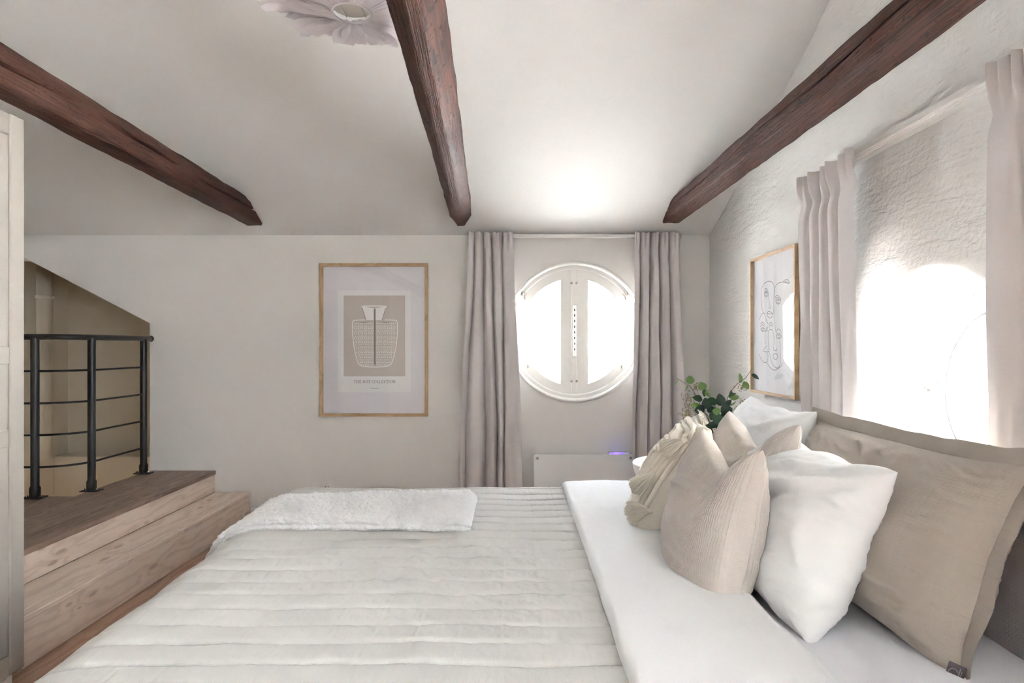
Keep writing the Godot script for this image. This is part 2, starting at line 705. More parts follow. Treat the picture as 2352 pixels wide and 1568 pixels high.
func build_room() -> void:
	# the back wall: a round window, and an opening to the stairwell with a slanting head
	var wall := csg_box(Vector3(-3.75, -0.02, BACK - 0.3), Vector3(1.75, 2.1, BACK))
	wall.name = numbered("wall_back")
	wall.material = M.wall_paint
	wall.set_meta("kind", "structure")
	add_child(wall)
	csg_hole(wall, Vector3(0.414, 1.279, BACK - 0.15), 0.462, 0.8)
	var cut := CSGPolygon3D.new()
	cut.name = "opening"
	cut.polygon = PackedVector2Array([Vector2(-2.472, -0.5), Vector2(-2.472, 1.338), Vector2(-3.6, 1.925), Vector2(-3.6, -0.5)])
	cut.depth = 1.0
	cut.operation = CSGShape3D.OPERATION_SUBTRACTION
	wall.add_child(cut)
	cut.position = Vector3(0, 0, BACK + 0.5) - wall.position

	# the gable wall: rough plaster that runs round into a deep niche for its round window
	var gable := structure("wall_gable")
	var centre := Vector2(-1.965, EYE - 0.16)      # z and y of the niche
	var lo := Vector2(-4.25, -0.05)
	var hi := Vector2(-0.6, 3.4)
	var bumps := noise_of(2.6, 3, 4)
	var big := noise_of(0.8, 2, 5)
	var face := grid(420, 150, func(u: float, v: float) -> Vector3:
		var a := u * TAU
		var dir := Vector2(cos(a), sin(a))
		var reach := 1e9
		if absf(dir.x) > 1e-6:
			reach = minf(reach, ((hi.x if dir.x > 0 else lo.x) - centre.x) / dir.x)
		if absf(dir.y) > 1e-6:
			reach = minf(reach, ((hi.y if dir.y > 0 else lo.y) - centre.y) / dir.y)
		var x := 0.0
		var r := 0.0
		var r0 := 0.424 + 0.012 * bumps.get_noise_2d(dir.x * 0.5, dir.y * 0.5)
		if v < 0.3:
			# the reveal, from the window frame out to the rounded arris
			var s := v / 0.3
			r = lerpf(0.366, r0 - 0.022, s)
			x = lerpf(0.29, 0.028, s)
			r += 0.006 * bumps.get_noise_3d(dir.x * 0.45, dir.y * 0.45, s * 0.3) * sin(s * PI)
		elif v < 0.4:
			var s := (v - 0.3) / 0.1 * PI / 2
			r = r0 - 0.022 + 0.03 * (1.0 - cos(s))
			x = 0.028 * (1.0 - sin(s))
		else:
			var s := (v - 0.4) / 0.6
			r = lerpf(r0 + 0.008, reach, s * (0.35 + 0.65 * s))
		var p := centre + dir * r
		if v >= 0.4:
			var fade := smoothstep(0.4, 0.62, v) * smoothstep(0.0, 0.35, p.x - BACK)
			x += fade * (0.005 + 0.008 * bumps.get_noise_2d(p.x, p.y) * fade + 0.012 * (1.0 + big.get_noise_2d(p.x, p.y)))
		return Vector3(GABLE + x, p.y, p.x), false)
	part(gable, "plaster_face", with_uv(face, func(p: Vector3) -> Vector2: return Vector2(p.z, p.y + (p.x - GABLE))), M.plaster)
	# the part of the gable beside and behind the camera gets a tall casement, added for its light
	var nearer := csg_box(Vector3(GABLE, -0.05, -0.6), Vector3(GABLE + 0.42, 3.6, 2.1))
	nearer.name = "near_masonry"
	nearer.material = M.wall_paint
	gable.add_child(nearer)
	var tall := csg_box(Vector3(GABLE - 0.3, 0.85, 0.2), Vector3(GABLE + 0.8, 2.0, 1.2))
	tall.name = "opening"
	tall.operation = CSGShape3D.OPERATION_SUBTRACTION
	tall.position -= nearer.position
	nearer.add_child(tall)
	var outer := csg_box(Vector3(GABLE + 0.3, -0.3, -4.5), Vector3(GABLE + 0.42, 3.6, -0.6))
	outer.name = "outer_masonry"
	outer.material = M.masonry
	gable.add_child(outer)
	var hole := CSGCylinder3D.new()
	hole.name = "opening"
	hole.radius = 0.30
	hole.height = 0.6
	hole.sides = 96
	hole.operation = CSGShape3D.OPERATION_SUBTRACTION
	outer.add_child(hole)
	hole.rotation.z = PI / 2
	hole.position = Vector3(GABLE + 0.36, centre.y, centre.x) - outer.position

	# walls out of the picture
	span(self, "wall_stair", Vector3(-3.9, -0.02, BACK - 0.3), Vector3(-3.75, 3.4, 2.1), M.wall_paint, 0.0).set_meta("kind", "structure")
	span(self, "wall_front", Vector3(-3.75, -0.02, 1.8), Vector3(GABLE + 0.3, 3.4, 2.1), M.wall_paint, 0.0).set_meta("kind", "structure")

	# the ceiling follows the roof up from the back wall, then runs level
	var top := 3.2
	var ze := BACK + (top - LOW) / PITCH
	var prof := PackedVector2Array([Vector2(BACK - 0.3, LOW - 0.135), Vector2(ze, top), Vector2(2.1, top), Vector2(2.1, top + 0.2), Vector2(ze - 0.1, top + 0.2), Vector2(BACK - 0.3, LOW + 0.2)])
	var st := slab(prof, 5.68)
	var ceil := part(self, "ceiling", st, M.ceiling_paint, Vector3(GABLE + 0.42, 0, 0))
	# the slab is drawn in z and y, and its depth runs along -x
	ceil.basis = Basis(Vector3(0, 0, 1), Vector3(0, 1, 0), Vector3(-1, 0, 0))
	ceil.set_meta("kind", "structure")

	# floor boards between the steps and the bed; the rest of the floor below the bed is the same wood
	var floor_node := structure("floor")
	span(floor_node, "subfloor", Vector3(-2.47, -0.3, BACK - 0.3), Vector3(GABLE + 0.35, -0.022, 2.1), M.masonry, 0.0)
	var x := -1.79
	var k := 0
	while x < GABLE:
		var wdt := 0.155
		var z := BACK
		var cut_at := -4.2 + fmod(k * 0.83, 1.6) + 0.7
		while z < 1.79:
			var z2 := minf(cut_at, 1.79)
			span(floor_node, "floor_board", Vector3(x + 0.0008, -0.022, z + 0.0008), Vector3(minf(x + wdt, GABLE) - 0.0008, 0.0, z2 - 0.0008), M["floor_%d" % (k * 2 % 3)], 0.0015, Vector2(0.5, 5.5))
			z = z2
			cut_at += 2.3
		x += wdt
		k += 1
	for row in [[-3.75, -1.79]]:
		span(floor_node, "floor_board", Vector3(row[0], -0.022, -2.24), Vector3(row[1], 0.0, 1.79), M.floor_1, 0.001, Vector2(0.5, 5.5))

	span(self, "baseboard_back", Vector3(-1.785, 0.0, BACK), Vector3(GABLE - 0.005, 0.082, BACK + 0.014), M.white_lacquer, 0.003).set_meta("kind", "structure")


func build_stairwell() -> void:
	span(self, "wall_stairwell", Vector3(-3.9, -2.6, -5.35), Vector3(-2.2, 2.1, -5.2), M.stair_paint, 0.0).set_meta("kind", "structure")
	span(self, "wall_stairwell", Vector3(-3.9, -2.6, -5.35), Vector3(-3.75, 2.1, BACK + 0.95), M.stair_paint, 0.0).set_meta("kind", "structure")
	span(self, "wall_stairwell", Vector3(-2.47, -2.6, -5.35), Vector3(-2.35, 2.1, BACK - 0.3), M.stair_paint, 0.0).set_meta("kind", "structure")
	span(self, "wall_stairwell", Vector3(-2.47, -2.6, BACK - 0.3), Vector3(-2.35, -0.03, -3.45), M.stair_paint, 0.0).set_meta("kind", "structure")
	span(self, "wall_stairwell", Vector3(-3.9, -2.6, -3.47), Vector3(-2.35, 0.18, -3.35), M.stair_paint, 0.0).set_meta("kind", "structure")
	span(self, "wall_stairwell", Vector3(-3.75, -2.6, -5.2), Vector3(-2.47, 0.285, -5.04), M.stair_paint, 0.006).set_meta("kind", "structure")
	span(self, "floor_below", Vector3(-3.9, -2.7, -5.35), Vector3(-2.2, -2.55, -3.3), M.floor_0, 0.0).set_meta("kind", "structure")
	span(self, "wall_stairwell", Vector3(-3.9, 2.0, -5.35), Vector3(-2.2, 2.15, BACK - 0.2), M.stair_paint, 0.0).set_meta("kind", "structure")
	var p := thing("vent_pipe", "painted round pipe standing against the brown wall of the stairwell", "pipe", Vector3(-3.82 + 0.0, 0.285, -5.1))
	part(p, "pipe", lathe(PackedVector2Array([Vector2(0.0, 0.0), Vector2(0.083, 0.0), Vector2(0.083, 1.715), Vector2(0.0, 1.715)]), 32), M.stair_paint)
	part(p, "clamp", lathe(PackedVector2Array([Vector2(0.083, 1.27), Vector2(0.094, 1.272), Vector2(0.094, 1.3), Vector2(0.083, 1.302)]), 32), M.stair_paint)
	span(p, "clamp_lug", Vector3(0.09, 1.272, -0.012), Vector3(0.125, 1.298, 0.012), M.stair_paint)
	# an unseen globe lamp, added down the stairs to light the ledge from below
	var lamp := thing("added_globe_lamp", "small unseen globe lamp added low in the stairwell to light it", "lamp", Vector3(-3.1, -1.5, -4.35))
	var globe := SphereMesh.new()
	globe.radius = 0.07
	globe.height = 0.14
	var gm := paint("added_globe_glow", Color8(250, 240, 220), 0.5)
	gm.emission_enabled = true
	gm.emission = Color8(255, 222, 180)
	gm.emission_energy_multiplier = 0.1
	part(lamp, "globe", globe, gm)
	part(lamp, "cord", tube(PackedVector3Array([Vector3(0, 0.07, 0), Vector3(0, 0.4, -0.4), Vector3(0, 0.5, -0.69)]), 0.004), M.black_metal)
	var bulb := OmniLight3D.new()
	bulb.name = "added_globe_light"
	bulb.light_color = Color8(255, 242, 226)
	bulb.light_energy = 0.004
	bulb.light_size = 0.06
	bulb.omni_range = 12.0
	bulb.omni_attenuation = 2.0
	bulb.shadow_enabled = true
	lamp.add_child(bulb)
	p.position = Vector3((92 - 1180) / 1420.0 * 4.93, 0.285, -4.93)


func facade(called: String, label: String, at: Vector3, turn: float, size: Vector3, wall: Material, roof: Material, rows: Array, cols: Array, win: Vector2, roof_h: float) -> void:
	var b := thing(called, label, "building", at, turn)
	span(b, "walls", Vector3(-size.x / 2, 0, -size.z), Vector3(size.x / 2, size.y, 0), wall, 0.05)
	var poly := PackedVector2Array([Vector2(-size.x / 2 - 0.6, size.y), Vector2(size.x / 2 + 0.6, size.y), Vector2(size.x / 2 - 1.5, size.y + roof_h), Vector2(-size.x / 2 + 1.5, size.y + roof_h)])
	part(b, "roof", slab(poly, size.z + 0.6), roof, Vector3(0, 0, -size.z))
	var pane := cbox(Vector3(win.x, win.y, 0.25), 0.03)
	var sill := cbox(Vector3(win.x + 0.4, 0.22, 0.5), 0.03)
	for y: float in rows:
		for x: float in cols:
			var w := part(b, "window", pane, M.far_window_glass, Vector3(x, y, 0.02))
			part(w, "sill", sill, wall, Vector3(0, -win.y / 2 - 0.1, 0.1))
	if roof_h > 1.0:
		for x in [-size.x * 0.28, 0.0, size.x * 0.22]:
			span(b, "chimney", Vector3(x - 0.7, size.y + roof_h * 0.6, -size.z * 0.5 - 0.7), Vector3(x + 0.7, size.y + roof_h + 1.6, -size.z * 0.5 + 0.7), wall, 0.05)


func build_outside() -> void:
	span(self, "ground", Vector3(-400, -20.2, -500), Vector3(400, -20, 300), M.street, 0.0).set_meta("kind", "structure")
	var eye := EYE
	# across the street, seen through the window above the heater
	facade("apartment_block", "pale five-storey apartment block far beyond the round window", Vector3(7.0, -20.0, -240.0), 0.0, Vector3(52, 24.2 + eye, 14), M.render_pale, M.roof_grey, [16.0, 19.2, 22.4], [-12.0, -8.0, -5.4, -2.6, 0.4, 4.0, 7.6, 11.0], Vector2(1.5, 1.8), 2.2)
	facade("corner_building", "white building with a red tiled roof beyond the round window", Vector3(34.0, -20.0, -152.0), 0.0, Vector3(37, 22.0 + eye, 14), M.render_white, M.roof_red, [14.4, 17.5, 20.6], [-15.6, -14.1, -12.6, -9.5, -8.0, -5.0, -3.5], Vector2(1.15, 1.2), 3.4)
	facade("added_house", "unseen pale grey house in full sun, added across from the gable window for its light", Vector3(24.0, -20.0, -21.0), -PI / 2, Vector3(46, 29.0, 12), M.render_sand, M.roof_grey, [13.0, 16.4, 19.8, 23.2, 26.4], [-18.0, -12.0, -6.0, 0.0, 6.0, 12.0, 18.0], Vector2(1.2, 1.7), 2.4)  # added out of view, to send bright sunlit light into the gable windows
	facade("low_annex", "low reddish annex at the foot of the pale apartment block", Vector3(9.0, -20.0, -228.0), 0.0, Vector3(16, 12.6, 8), M.roof_red, M.roof_grey, [], [], Vector2.ONE, 0.6)


func build_beams() -> void:
	var spots := [
		# label, x at the far end, x near, width, bottom height, height, chamfer left / right, tile
		["dark brown hewn ceiling beam nearest the stair opening, with a long drying crack", -1.720, -1.60, 0.125, 1.978, 0.135, 0.016, 0.012, 0],
		["dark brown hewn ceiling beam beside the pendant lamp, with bevelled edges", -0.346, -0.237, 0.142, 1.976, 0.135, 0.045, 0.05, 1],
		["dark brown hewn ceiling beam running along the rough plaster gable wall", 1.037, 1.068, 0.125, 1.990, 0.115, 0.008, 0.008, 2]]
	for s in spots:
		var b := thing("ceiling_beam", s[0], "beam", Vector3.ZERO, 0.0, "ceiling beams")
		var k: int = s[8]
		var rough := noise_of(3.2, 3, 70 + k)
		var chop := noise_of(1.1, 2, 90 + k, FastNoiseLite.TYPE_CELLULAR)
		var crackn := noise_of(0.9, 2, 40 + k)
		var w: float = s[3]
		var h: float = s[5]
		var cl: float = s[6]
		var cr: float = s[7]
		# the section, clockwise from the lower left; two of its points can sink in as a crack
		var sec := PackedVector2Array()
		sec.append_array([Vector2(-w / 2 + cl, 0), Vector2(0, 0), Vector2(w / 2 - cr, 0), Vector2(w / 2, cr)])
		var mids := [0.37, 0.47, 0.57]
		for t: float in mids:
			sec.append(Vector2(w / 2, lerpf(cr, h, t)))
		sec.append_array([Vector2(w / 2, h * 0.8), Vector2(w / 2 - 0.01, h), Vector2(0, h), Vector2(-w / 2 + 0.01, h), Vector2(-w / 2, h * 0.8)])
		for t: float in [0.6, 0.54, 0.48]:
			sec.append(Vector2(-w / 2, lerpf(cl, h, t)))
		sec.append(Vector2(-w / 2, cl))
		var z0 := -4.28
		var z1 := 1.75
		var n := sec.size()
		var mesh := grid(n * 2, 260, func(u: float, v: float) -> Vector3:
			var q := roundf(u * n * 2.0) / 2.0
			var i := int(q) % n
			var f := q - int(q)
			var p := sec[i].lerp(sec[(i + 1) % n], f)
			var z := lerpf(z0, z1, v * v * 0.45 + v * 0.55)
			var out := (p - Vector2(0, h / 2)).normalized()
			var d := 0.004 * rough.get_noise_3d(z * 1.4, p.x * 9.0, p.y * 9.0) + 0.006 * chop.get_noise_3d(z * 1.9, p.x * 12.0, p.y * 12.0)
			p += out * d
			# drying cracks on the sides
			var deep := 0.055 * smoothstep(-0.35, 0.1, crackn.get_noise_1d(z * 1.3))
			var wander := 0.018 * crackn.get_noise_1d(z * 1.1 + 30.0)
			if (i == 5 and f < 0.01) or (i == 13 and f < 0.01):
				p.x -= signf(p.x) * deep
			if i in [4, 5, 6, 12, 13, 14]:
				p.y += wander
			return Vector3(lerpf(s[1], s[2], (z + 4.1) * 0.37) + p.x, s[4] + p.y, z), true, Vector2(1, 6))
		# u must run along the beam in the tile
		var arr := mesh.surface_get_arrays(0)
		var uv: PackedVector2Array = arr[Mesh.ARRAY_TEX_UV]
		for j in uv.size():
			uv[j] = Vector2(uv[j].y / 6.0 * 3.2, uv[j].x)
		arr[Mesh.ARRAY_TEX_UV] = uv
		var m2 := ArrayMesh.new()
		m2.add_surface_from_arrays(Mesh.PRIMITIVE_TRIANGLES, arr)
		part(b, "timber", m2, M["beam_%d" % k])


# ---------------------------------------------------------------- windows and curtains

func half_pane(r: float, chord: float, depth: float) -> ArrayMesh:
	# the part of a disc right of x = chord
	var poly := PackedVector2Array()
	var a := acos(chord / r)
	for i in 49:
		var t := lerpf(-a, a, i / 48.0)
		poly.append(Vector2(cos(t), sin(t)) * r)
	return slab(poly, depth)


func sash_leaf(r_out: float, r_in: float, edge: float, chord: float, depth: float) -> ArrayMesh:
	# the frame of half a round window: a crescent and the upright that closes it
	var a := acos(edge / r_out)
	var b := acos(chord / r_in)
	var n := 48
	var st := begin()
	var outer := []
	var inner := []
	for i in n + 1:
		var t := lerpf(-a, a, float(i) / n)
		outer.append(Vector2(cos(t), sin(t)) * r_out)
		var t2 := lerpf(-b, b, float(i) / n)
		inner.append(Vector2(cos(t2), sin(t2)) * r_in)
	var loops := [[outer, inner]]
	var up := []
	var up2 := []
	for i in 3:
		up.append(Vector2(edge, lerpf(outer[0].y, outer[n].y, i / 2.0)))
		up2.append(Vector2(chord, lerpf(inner[0].y, inner[n].y, i / 2.0)))
	loops.append([up2, up])
	for lp in loops:
		var o: Array = lp[0]
		var q: Array = lp[1]
		for i in o.size() - 1:
			for z in [0.0, depth]:
				var nz := Vector3(0, 0, 1 if z > 0.0 else -1)
				var ps := []
				for p: Vector2 in [o[i], o[i + 1], q[i + 1], q[i]]:
					ps.append([Vector3(p.x, p.y, z), nz])
				face(st, ps[0], ps[1], ps[2])
				face(st, ps[0], ps[2], ps[3])
	var sides := [[outer, 1.0], [inner, -1.0], [up, -1.0], [up2, 1.0]]
	for sd in sides:
		var line: Array = sd[0]
		for i in line.size() - 1:
			var p: Vector2 = line[i]
			var e: Vector2 = line[i + 1]
			var nr: Vector3 = Vector3(e.y - p.y, p.x - e.x, 0).normalized() * sd[1]
			var vs := [[Vector3(p.x, p.y, 0), nr], [Vector3(e.x, e.y, 0), nr], [Vector3(e.x, e.y, depth), nr], [Vector3(p.x, p.y, depth), nr]]
			face(st, vs[0], vs[1], vs[2])
			face(st, vs[0], vs[2], vs[3])
	return st.commit()


func latch(parent: Node3D, at: Vector3, turn: float) -> void:
	# a turned knob on a small plate with its striker
	var k := part(parent, "latch_knob", lathe(rounded(PackedVector2Array([Vector2(0.0, 0.0), Vector2(0.012, 0.0), Vector2(0.012, 0.003), Vector2(0.005, 0.006), Vector2(0.005, 0.016), Vector2(0.013, 0.021), Vector2(0.014, 0.027), Vector2(0.0, 0.031)]), 4), 24), M.chrome, at, Vector3(PI / 2, 0, 0))
	k.rotation = Vector3(PI / 2, 0, turn)
	var h := part(k, "latch_hook", cbox(Vector3(0.009, 0.006, 0.05), 0.002), M.chrome, Vector3(0, 0.01, 0.018))
	h.rotation.y = 0.3


func build_back_window() -> void:
	var w := structure("window_1")
	w.position = Vector3(0.414, 1.279, BACK)
	part(w, "casing", ring(0.452, 0.478, 0.03, 0.009), M.white_lacquer, Vector3(0, 0, -0.008))
	part(w, "frame", ring(0.425, 0.4625, 0.13, 0.006), M.white_lacquer, Vector3(0, 0, -0.15))
	for sgn in [1.0, -1.0]:
		var leaf := part(w, "sash", sash_leaf(0.43, 0.367, 0.019, 0.093, 0.05), M.white_lacquer, Vector3(0, 0, -0.085))
		var pane := part(leaf, "pane", half_pane(0.372, 0.088, 0.004), M.window_glass, Vector3(0, 0, 0.012))
		pane.name = "pane"
		var bead := part(leaf, "glazing_bead", sash_leaf(0.372, 0.361, 0.088, 0.099, 0.008), M.white_lacquer, Vector3(0, 0, 0.017))
		bead.name = "glazing_bead"
		if sgn < 0:
			leaf.basis = Basis(Vector3(0, 0, 1), PI)
		# outer leaf of the double window
		var far := part(w, "outer_sash", sash_leaf(0.43, 0.372, 0.015, 0.09, 0.03), M.white_lacquer, Vector3(0, 0, -0.15))
		part(far, "pane", half_pane(0.377, 0.085, 0.004), M.window_glass, Vector3(0, 0, 0.012))
		if sgn < 0:
			far.basis = Basis(Vector3(0, 0, 1), PI)
	part(w, "meeting_post", cbox(Vector3(0.043, 0.866, 0.018), 0.004), M.white_lacquer, Vector3(0, 0, -0.036))
	var bolt := part(w, "espagnolette", cbox(Vector3(0.025, 0.352, 0.006), 0.002), M.chrome, Vector3(0.0, 0.006, -0.024))
	for i in 8:
		part(bolt, "keeper", cbox(Vector3(0.007, 0.016, 0.006), 0.001), M.white_plastic if i % 2 == 7 else M.black_metal, Vector3(0.002, 0.145 - i * 0.0385, 0.003))
	for y in [0.334, -0.336]:
		for x in [-0.02, 0.016]:
			part(w, "hinge_cap", lathe(PackedVector2Array([Vector2(0, 0), Vector2(0.0085, 0), Vector2(0.0085, 0.006), Vector2(0, 0.008)]), 20), M.chrome, Vector3(x, y, -0.027), Vector3(PI / 2, 0, 0))
	for a in [[-0.338, 0.262, 0.6], [0.341, 0.262, -0.6], [-0.325, -0.236, -2.4], [0.33, -0.24, 2.4]]:
		latch(w, Vector3(a[0], a[1], -0.036), a[2])


func build_gable_window() -> void:
	var w := structure("window_2")
	w.position = Vector3(GABLE, EYE - 0.16, -1.965)
	w.rotation.y = -PI / 2      # its own z looks into the room
	part(w, "frame", ring(0.296, 0.372, 0.05, 0.006), M.white_lacquer, Vector3(0, 0, -0.29))
	part(w, "seal", ring(0.286, 0.297, 0.016, 0.003), M.gasket, Vector3(0, 0, -0.262))
	part(w, "lining", ring(0.284, 0.297, 0.10, 0.004), M.white_lacquer, Vector3(0, 0, -0.362))
	part(w, "outer_sash", ring(0.262, 0.29, 0.04, 0.006), M.white_lacquer, Vector3(0, 0, -0.40))
	part(w, "glazing_bar", cbox(Vector3(0.53, 0.024, 0.024), 0.004), M.white_lacquer, Vector3(0, 0, -0.385))
	part(w, "glazing_bar", cbox(Vector3(0.024, 0.53, 0.024), 0.004), M.white_lacquer, Vector3(0, 0, -0.385))
	var poly := PackedVector2Array()
	for i in 64:
		poly.append(Vector2(cos(TAU * i / 64.0), sin(TAU * i / 64.0)) * 0.266)
	part(w, "pane", slab(poly, 0.004), M.window_glass, Vector3(0, 0, -0.387))
	latch(w, Vector3(-0.368, 0.005, -0.24), 0.3)
	for y in [0.03, -0.03]:
		part(w, "striker", cbox(Vector3(0.006, 0.016, 0.004), 0.001), M.chrome, Vector3(-0.325, y, -0.24))


func build_unseen_windows() -> void:
	# an added casement, out of view beside the camera: its light comes up under the beams and along the bed
	var t := structure("window_3")
	t.position = Vector3(GABLE + 0.3, 1.425, 0.7)
	t.rotation.y = -PI / 2
	for s in [-1.0, 1.0]:
		span(t, "frame", Vector3(s * 0.48 - 0.02, -0.575, -0.04), Vector3(s * 0.48 + 0.02, 0.575, 0.04), M.white_lacquer)
		span(t, "frame", Vector3(-0.5, s * 0.555 - 0.02, -0.04), Vector3(0.5, s * 0.555 + 0.02, 0.04), M.white_lacquer)
	span(t, "mullion", Vector3(-0.015, -0.575, -0.04), Vector3(0.015, 0.575, 0.04), M.white_lacquer)
	span(t, "pane", Vector3(-0.47, -0.545, -0.004), Vector3(0.47, 0.545, 0.0), M.window_glass, 0.0)


func curtain(called: String, label: String, at: Vector3, turn: float, hgt: float, left: Vector2, width: Vector2, tops: Array, bots: Array, wid: Array, amp: float, sd: int) -> void:
	# hung from pinch pleats: x across, y down from 0, z out into the room
	# tops and bots are where the dark valleys between the folds lie, wid how wide each opens
	var c := thing(called, label, "curtain", at, turn, "grey lilac curtains")
	var rip := noise_of(1.0, 2, sd)
	var n := tops.size()
	var mesh := grid(190, 90, func(u: float, v: float) -> Vector3:
		var y := v * hgt
		var s := smoothstep(0.0, 0.75, v) * 0.8 + v * 0.2
		var l := lerpf(left.x, left.y, s)
		var w := lerpf(width.x, width.y, s)
		# the heading: stiff for 12 cm, pinched at its foot
		var head := 1.0 - smoothstep(0.03, 0.13, y)
		var pinch := exp(-pow((y - 0.125) / 0.035, 2.0))
		var z := 1.0
		var shift := 0.0
		for i in n:
			var vi := lerpf(tops[i], bots[i], s)
			var wi: float = lerpf(0.032, wid[i], smoothstep(0.05, 0.6, v))
			var q := (u - vi) / wi
			if absf(q) < 3.0:
				var g := exp(-q * q)
				z -= g * (0.92 - 0.15 * sin(i * 2.3 + 1.0))
				shift -= q * g * wi * (0.62 - 0.2 * head)
		# each ridge of the heading is doubled by its pleat
		z += head * 0.16 * sin(u * TAU * (n + 0.5) * 2.0 + 0.6)
		z -= pinch * 0.22
		z += 0.2 * rip.get_noise_2d(u * 3.0, v * 1.6) * smoothstep(0.1, 0.4, v)
		var a := amp * lerpf(0.72, 1.0, s)
		var x := l + (u + shift) * w + pinch * 0.004 * sin(u * 40.0)
		x += 0.006 * rip.get_noise_2d(u * 2.0 + 9.0, v * 2.2)
		return Vector3(x, -y + 0.004 * head * sin(u * 37.0), a * z), true, Vector2(width.y * 2.0, hgt))
	part(c, "cloth", mesh, M.curtain_cloth)
	# the back layer of the heading and the hooks
	var hooks := n
	for i in hooks:
		var x: float = left.x + (tops[i] + 0.06) * width.x
		part(c, "hook", tube(PackedVector3Array([Vector3(x, -0.05, 0.0), Vector3(x, -0.005, -0.006), Vector3(x, 0.012, -0.014), Vector3(x, 0.004, -0.024)]), 0.0022, -1.0, 6), M.white_plastic)


func build_curtains() -> void:
	# rail of the back window
	var rail := thing("curtain_rail", "thin white curtain rail at the top of the wall above the round window", "curtain rail", Vector3(0.0, 1.922, BACK))
	span(rail, "track", Vector3(-0.298, -0.012, 0.02), Vector3(1.118, 0.012, 0.048), M.rail_white, 0.003)
	for x in [-0.25, 0.41, 1.06]:
		span(rail, "bracket", Vector3(x - 0.012, -0.008, 0.0), Vector3(x + 0.012, 0.016, 0.022), M.rail_white, 0.002)
	for x in [-0.302, 1.12]:
		span(rail, "end_cap", Vector3(x - 0.008, -0.015, 0.016), Vector3(x + 0.008, 0.015, 0.052), M.rail_white, 0.003)
	curtain("curtain", "grey lilac curtain drawn aside at the round window, next to the framed vase print", Vector3(0, 1.938, BACK + 0.045), 0.0, 1.92, Vector2(-0.300, -0.360), Vector2(0.298, 0.416),
		[0.13, 0.33, 0.52, 0.74], [0.08, 0.41, 0.60, 0.71], [0.05, 0.058, 0.03, 0.016], 0.075, 3)
	curtain("curtain", "grey lilac curtain drawn aside at the round window, next to the white nightstand", Vector3(0, 1.938, BACK + 0.045), 0.0, 1.92, Vector2(0.800, 0.786), Vector2(0.29, 0.36),
		[0.17, 0.40, 0.60, 0.82], [0.08, 0.28, 0.52, 0.775], [0.022, 0.014, 0.01, 0.05], 0.075, 8)

	# rail of the gable window: a white track with three slots
	var r2 := thing("curtain_rail", "white three-lane curtain track on the rough plaster wall above the bed", "curtain rail", Vector3(GABLE, 1.886, -2.0))
	span(r2, "track", Vector3(-0.06, 0.004, -0.70), Vector3(0.02, 0.024, 0.90), M.rail_white, 0.002)
	for k in 4:
		span(r2, "lip", Vector3(-0.06 + k * 0.014, 0.0, -0.70), Vector3(-0.06 + k * 0.014 + 0.007, 0.006, 0.90), M.rail_white, 0.001)
	curtain("curtain", "grey lilac curtain on the gable wall that hides one edge of the line-drawing picture", Vector3(GABLE - 0.055, 1.893, 0), -PI / 2, 1.87, Vector2(-2.64, -2.53), Vector2(0.43, 0.40),
		[0.16, 0.34, 0.50, 0.68], [0.13, 0.28, 0.48, 0.70], [0.035, 0.03, 0.03, 0.03], 0.085, 13)
	curtain("curtain", "grey lilac curtain on the gable wall beside the large beige linen pillow", Vector3(GABLE - 0.055, 1.895, 0), -PI / 2, 1.87, Vector2(-1.585, -1.565), Vector2(0.36, 0.38),
		[0.28, 0.46, 0.64, 0.84], [0.30, 0.46, 0.64, 0.84], [0.04, 0.03, 0.03, 0.03], 0.085, 17)


# ---------------------------------------------------------------- steps, railing, wardrobe

func build_steps() -> void:
	var s := thing("wooden_steps", "two knotty pine steps up to the landing of the stairwell", "steps", Vector3(0, 0, 0))
	var far := BACK + 0.001
	var near := -2.25
	# first step
	span(s, "riser", Vector3(-1.812, 0.0, near), Vector3(-1.790, 0.166, far), M.pine_0, 0.002, Vector2(0.5, 6.0))
	span(s, "tread", Vector3(-2.03, 0.166, near), Vector3(-1.838, 0.19, far), M.pine_1, 0.002, Vector2(0.5, 4.6))
	span(s, "nosing", Vector3(-1.837, 0.166, near), Vector3(-1.786, 0.191, far), M.pine_2, 0.004, Vector2(0.5, 14.0))
	# second step
	span(s, "riser", Vector3(-2.052, 0.191, near), Vector3(-2.030, 0.334, far), M.pine_3, 0.002, Vector2(0.5, 6.6))
	span(s, "core", Vector3(-2.345, 0.0, near), Vector3(-2.06, 0.31, far), M.masonry, 0.0)
	span(s, "core", Vector3(-2.05, 0.0, near), Vector3(-1.815, 0.162, far), M.masonry, 0.0)
	span(s, "core", Vector3(-3.74, 0.0, near), Vector3(-2.345, 0.31, -3.34), M.masonry, 0.0)
	# the boards of the landing run towards the back wall
	var x := -2.022
	var k := 0
	while x > -3.74:
		var x2 := maxf(x - 0.142, -3.74)
		var end := far
		if x2 < -2.48:
			end = -3.47
			if x > -2.48:
				# the board at the stair hole is split along its edge
				span(s, "landing_board", Vector3(-2.474, 0.312, near), Vector3(x - 0.001, 0.338, far), M["board_%d" % (k % 4)], 0.0015, Vector2(0.5, 7.0))
				x = -2.475
		span(s, "landing_board", Vector3(x2 + 0.001, 0.312, near), Vector3(x - 0.001, 0.338, end), M["board_%d" % ((k * 3) % 4)], 0.0015, Vector2(0.5, 7.0))
		x = x2
		k += 1
	span(s, "stringer_face", Vector3(-2.478, 0.0, -3.47), Vector3(-2.470, 0.336, far), M.stair_paint, 0.0)


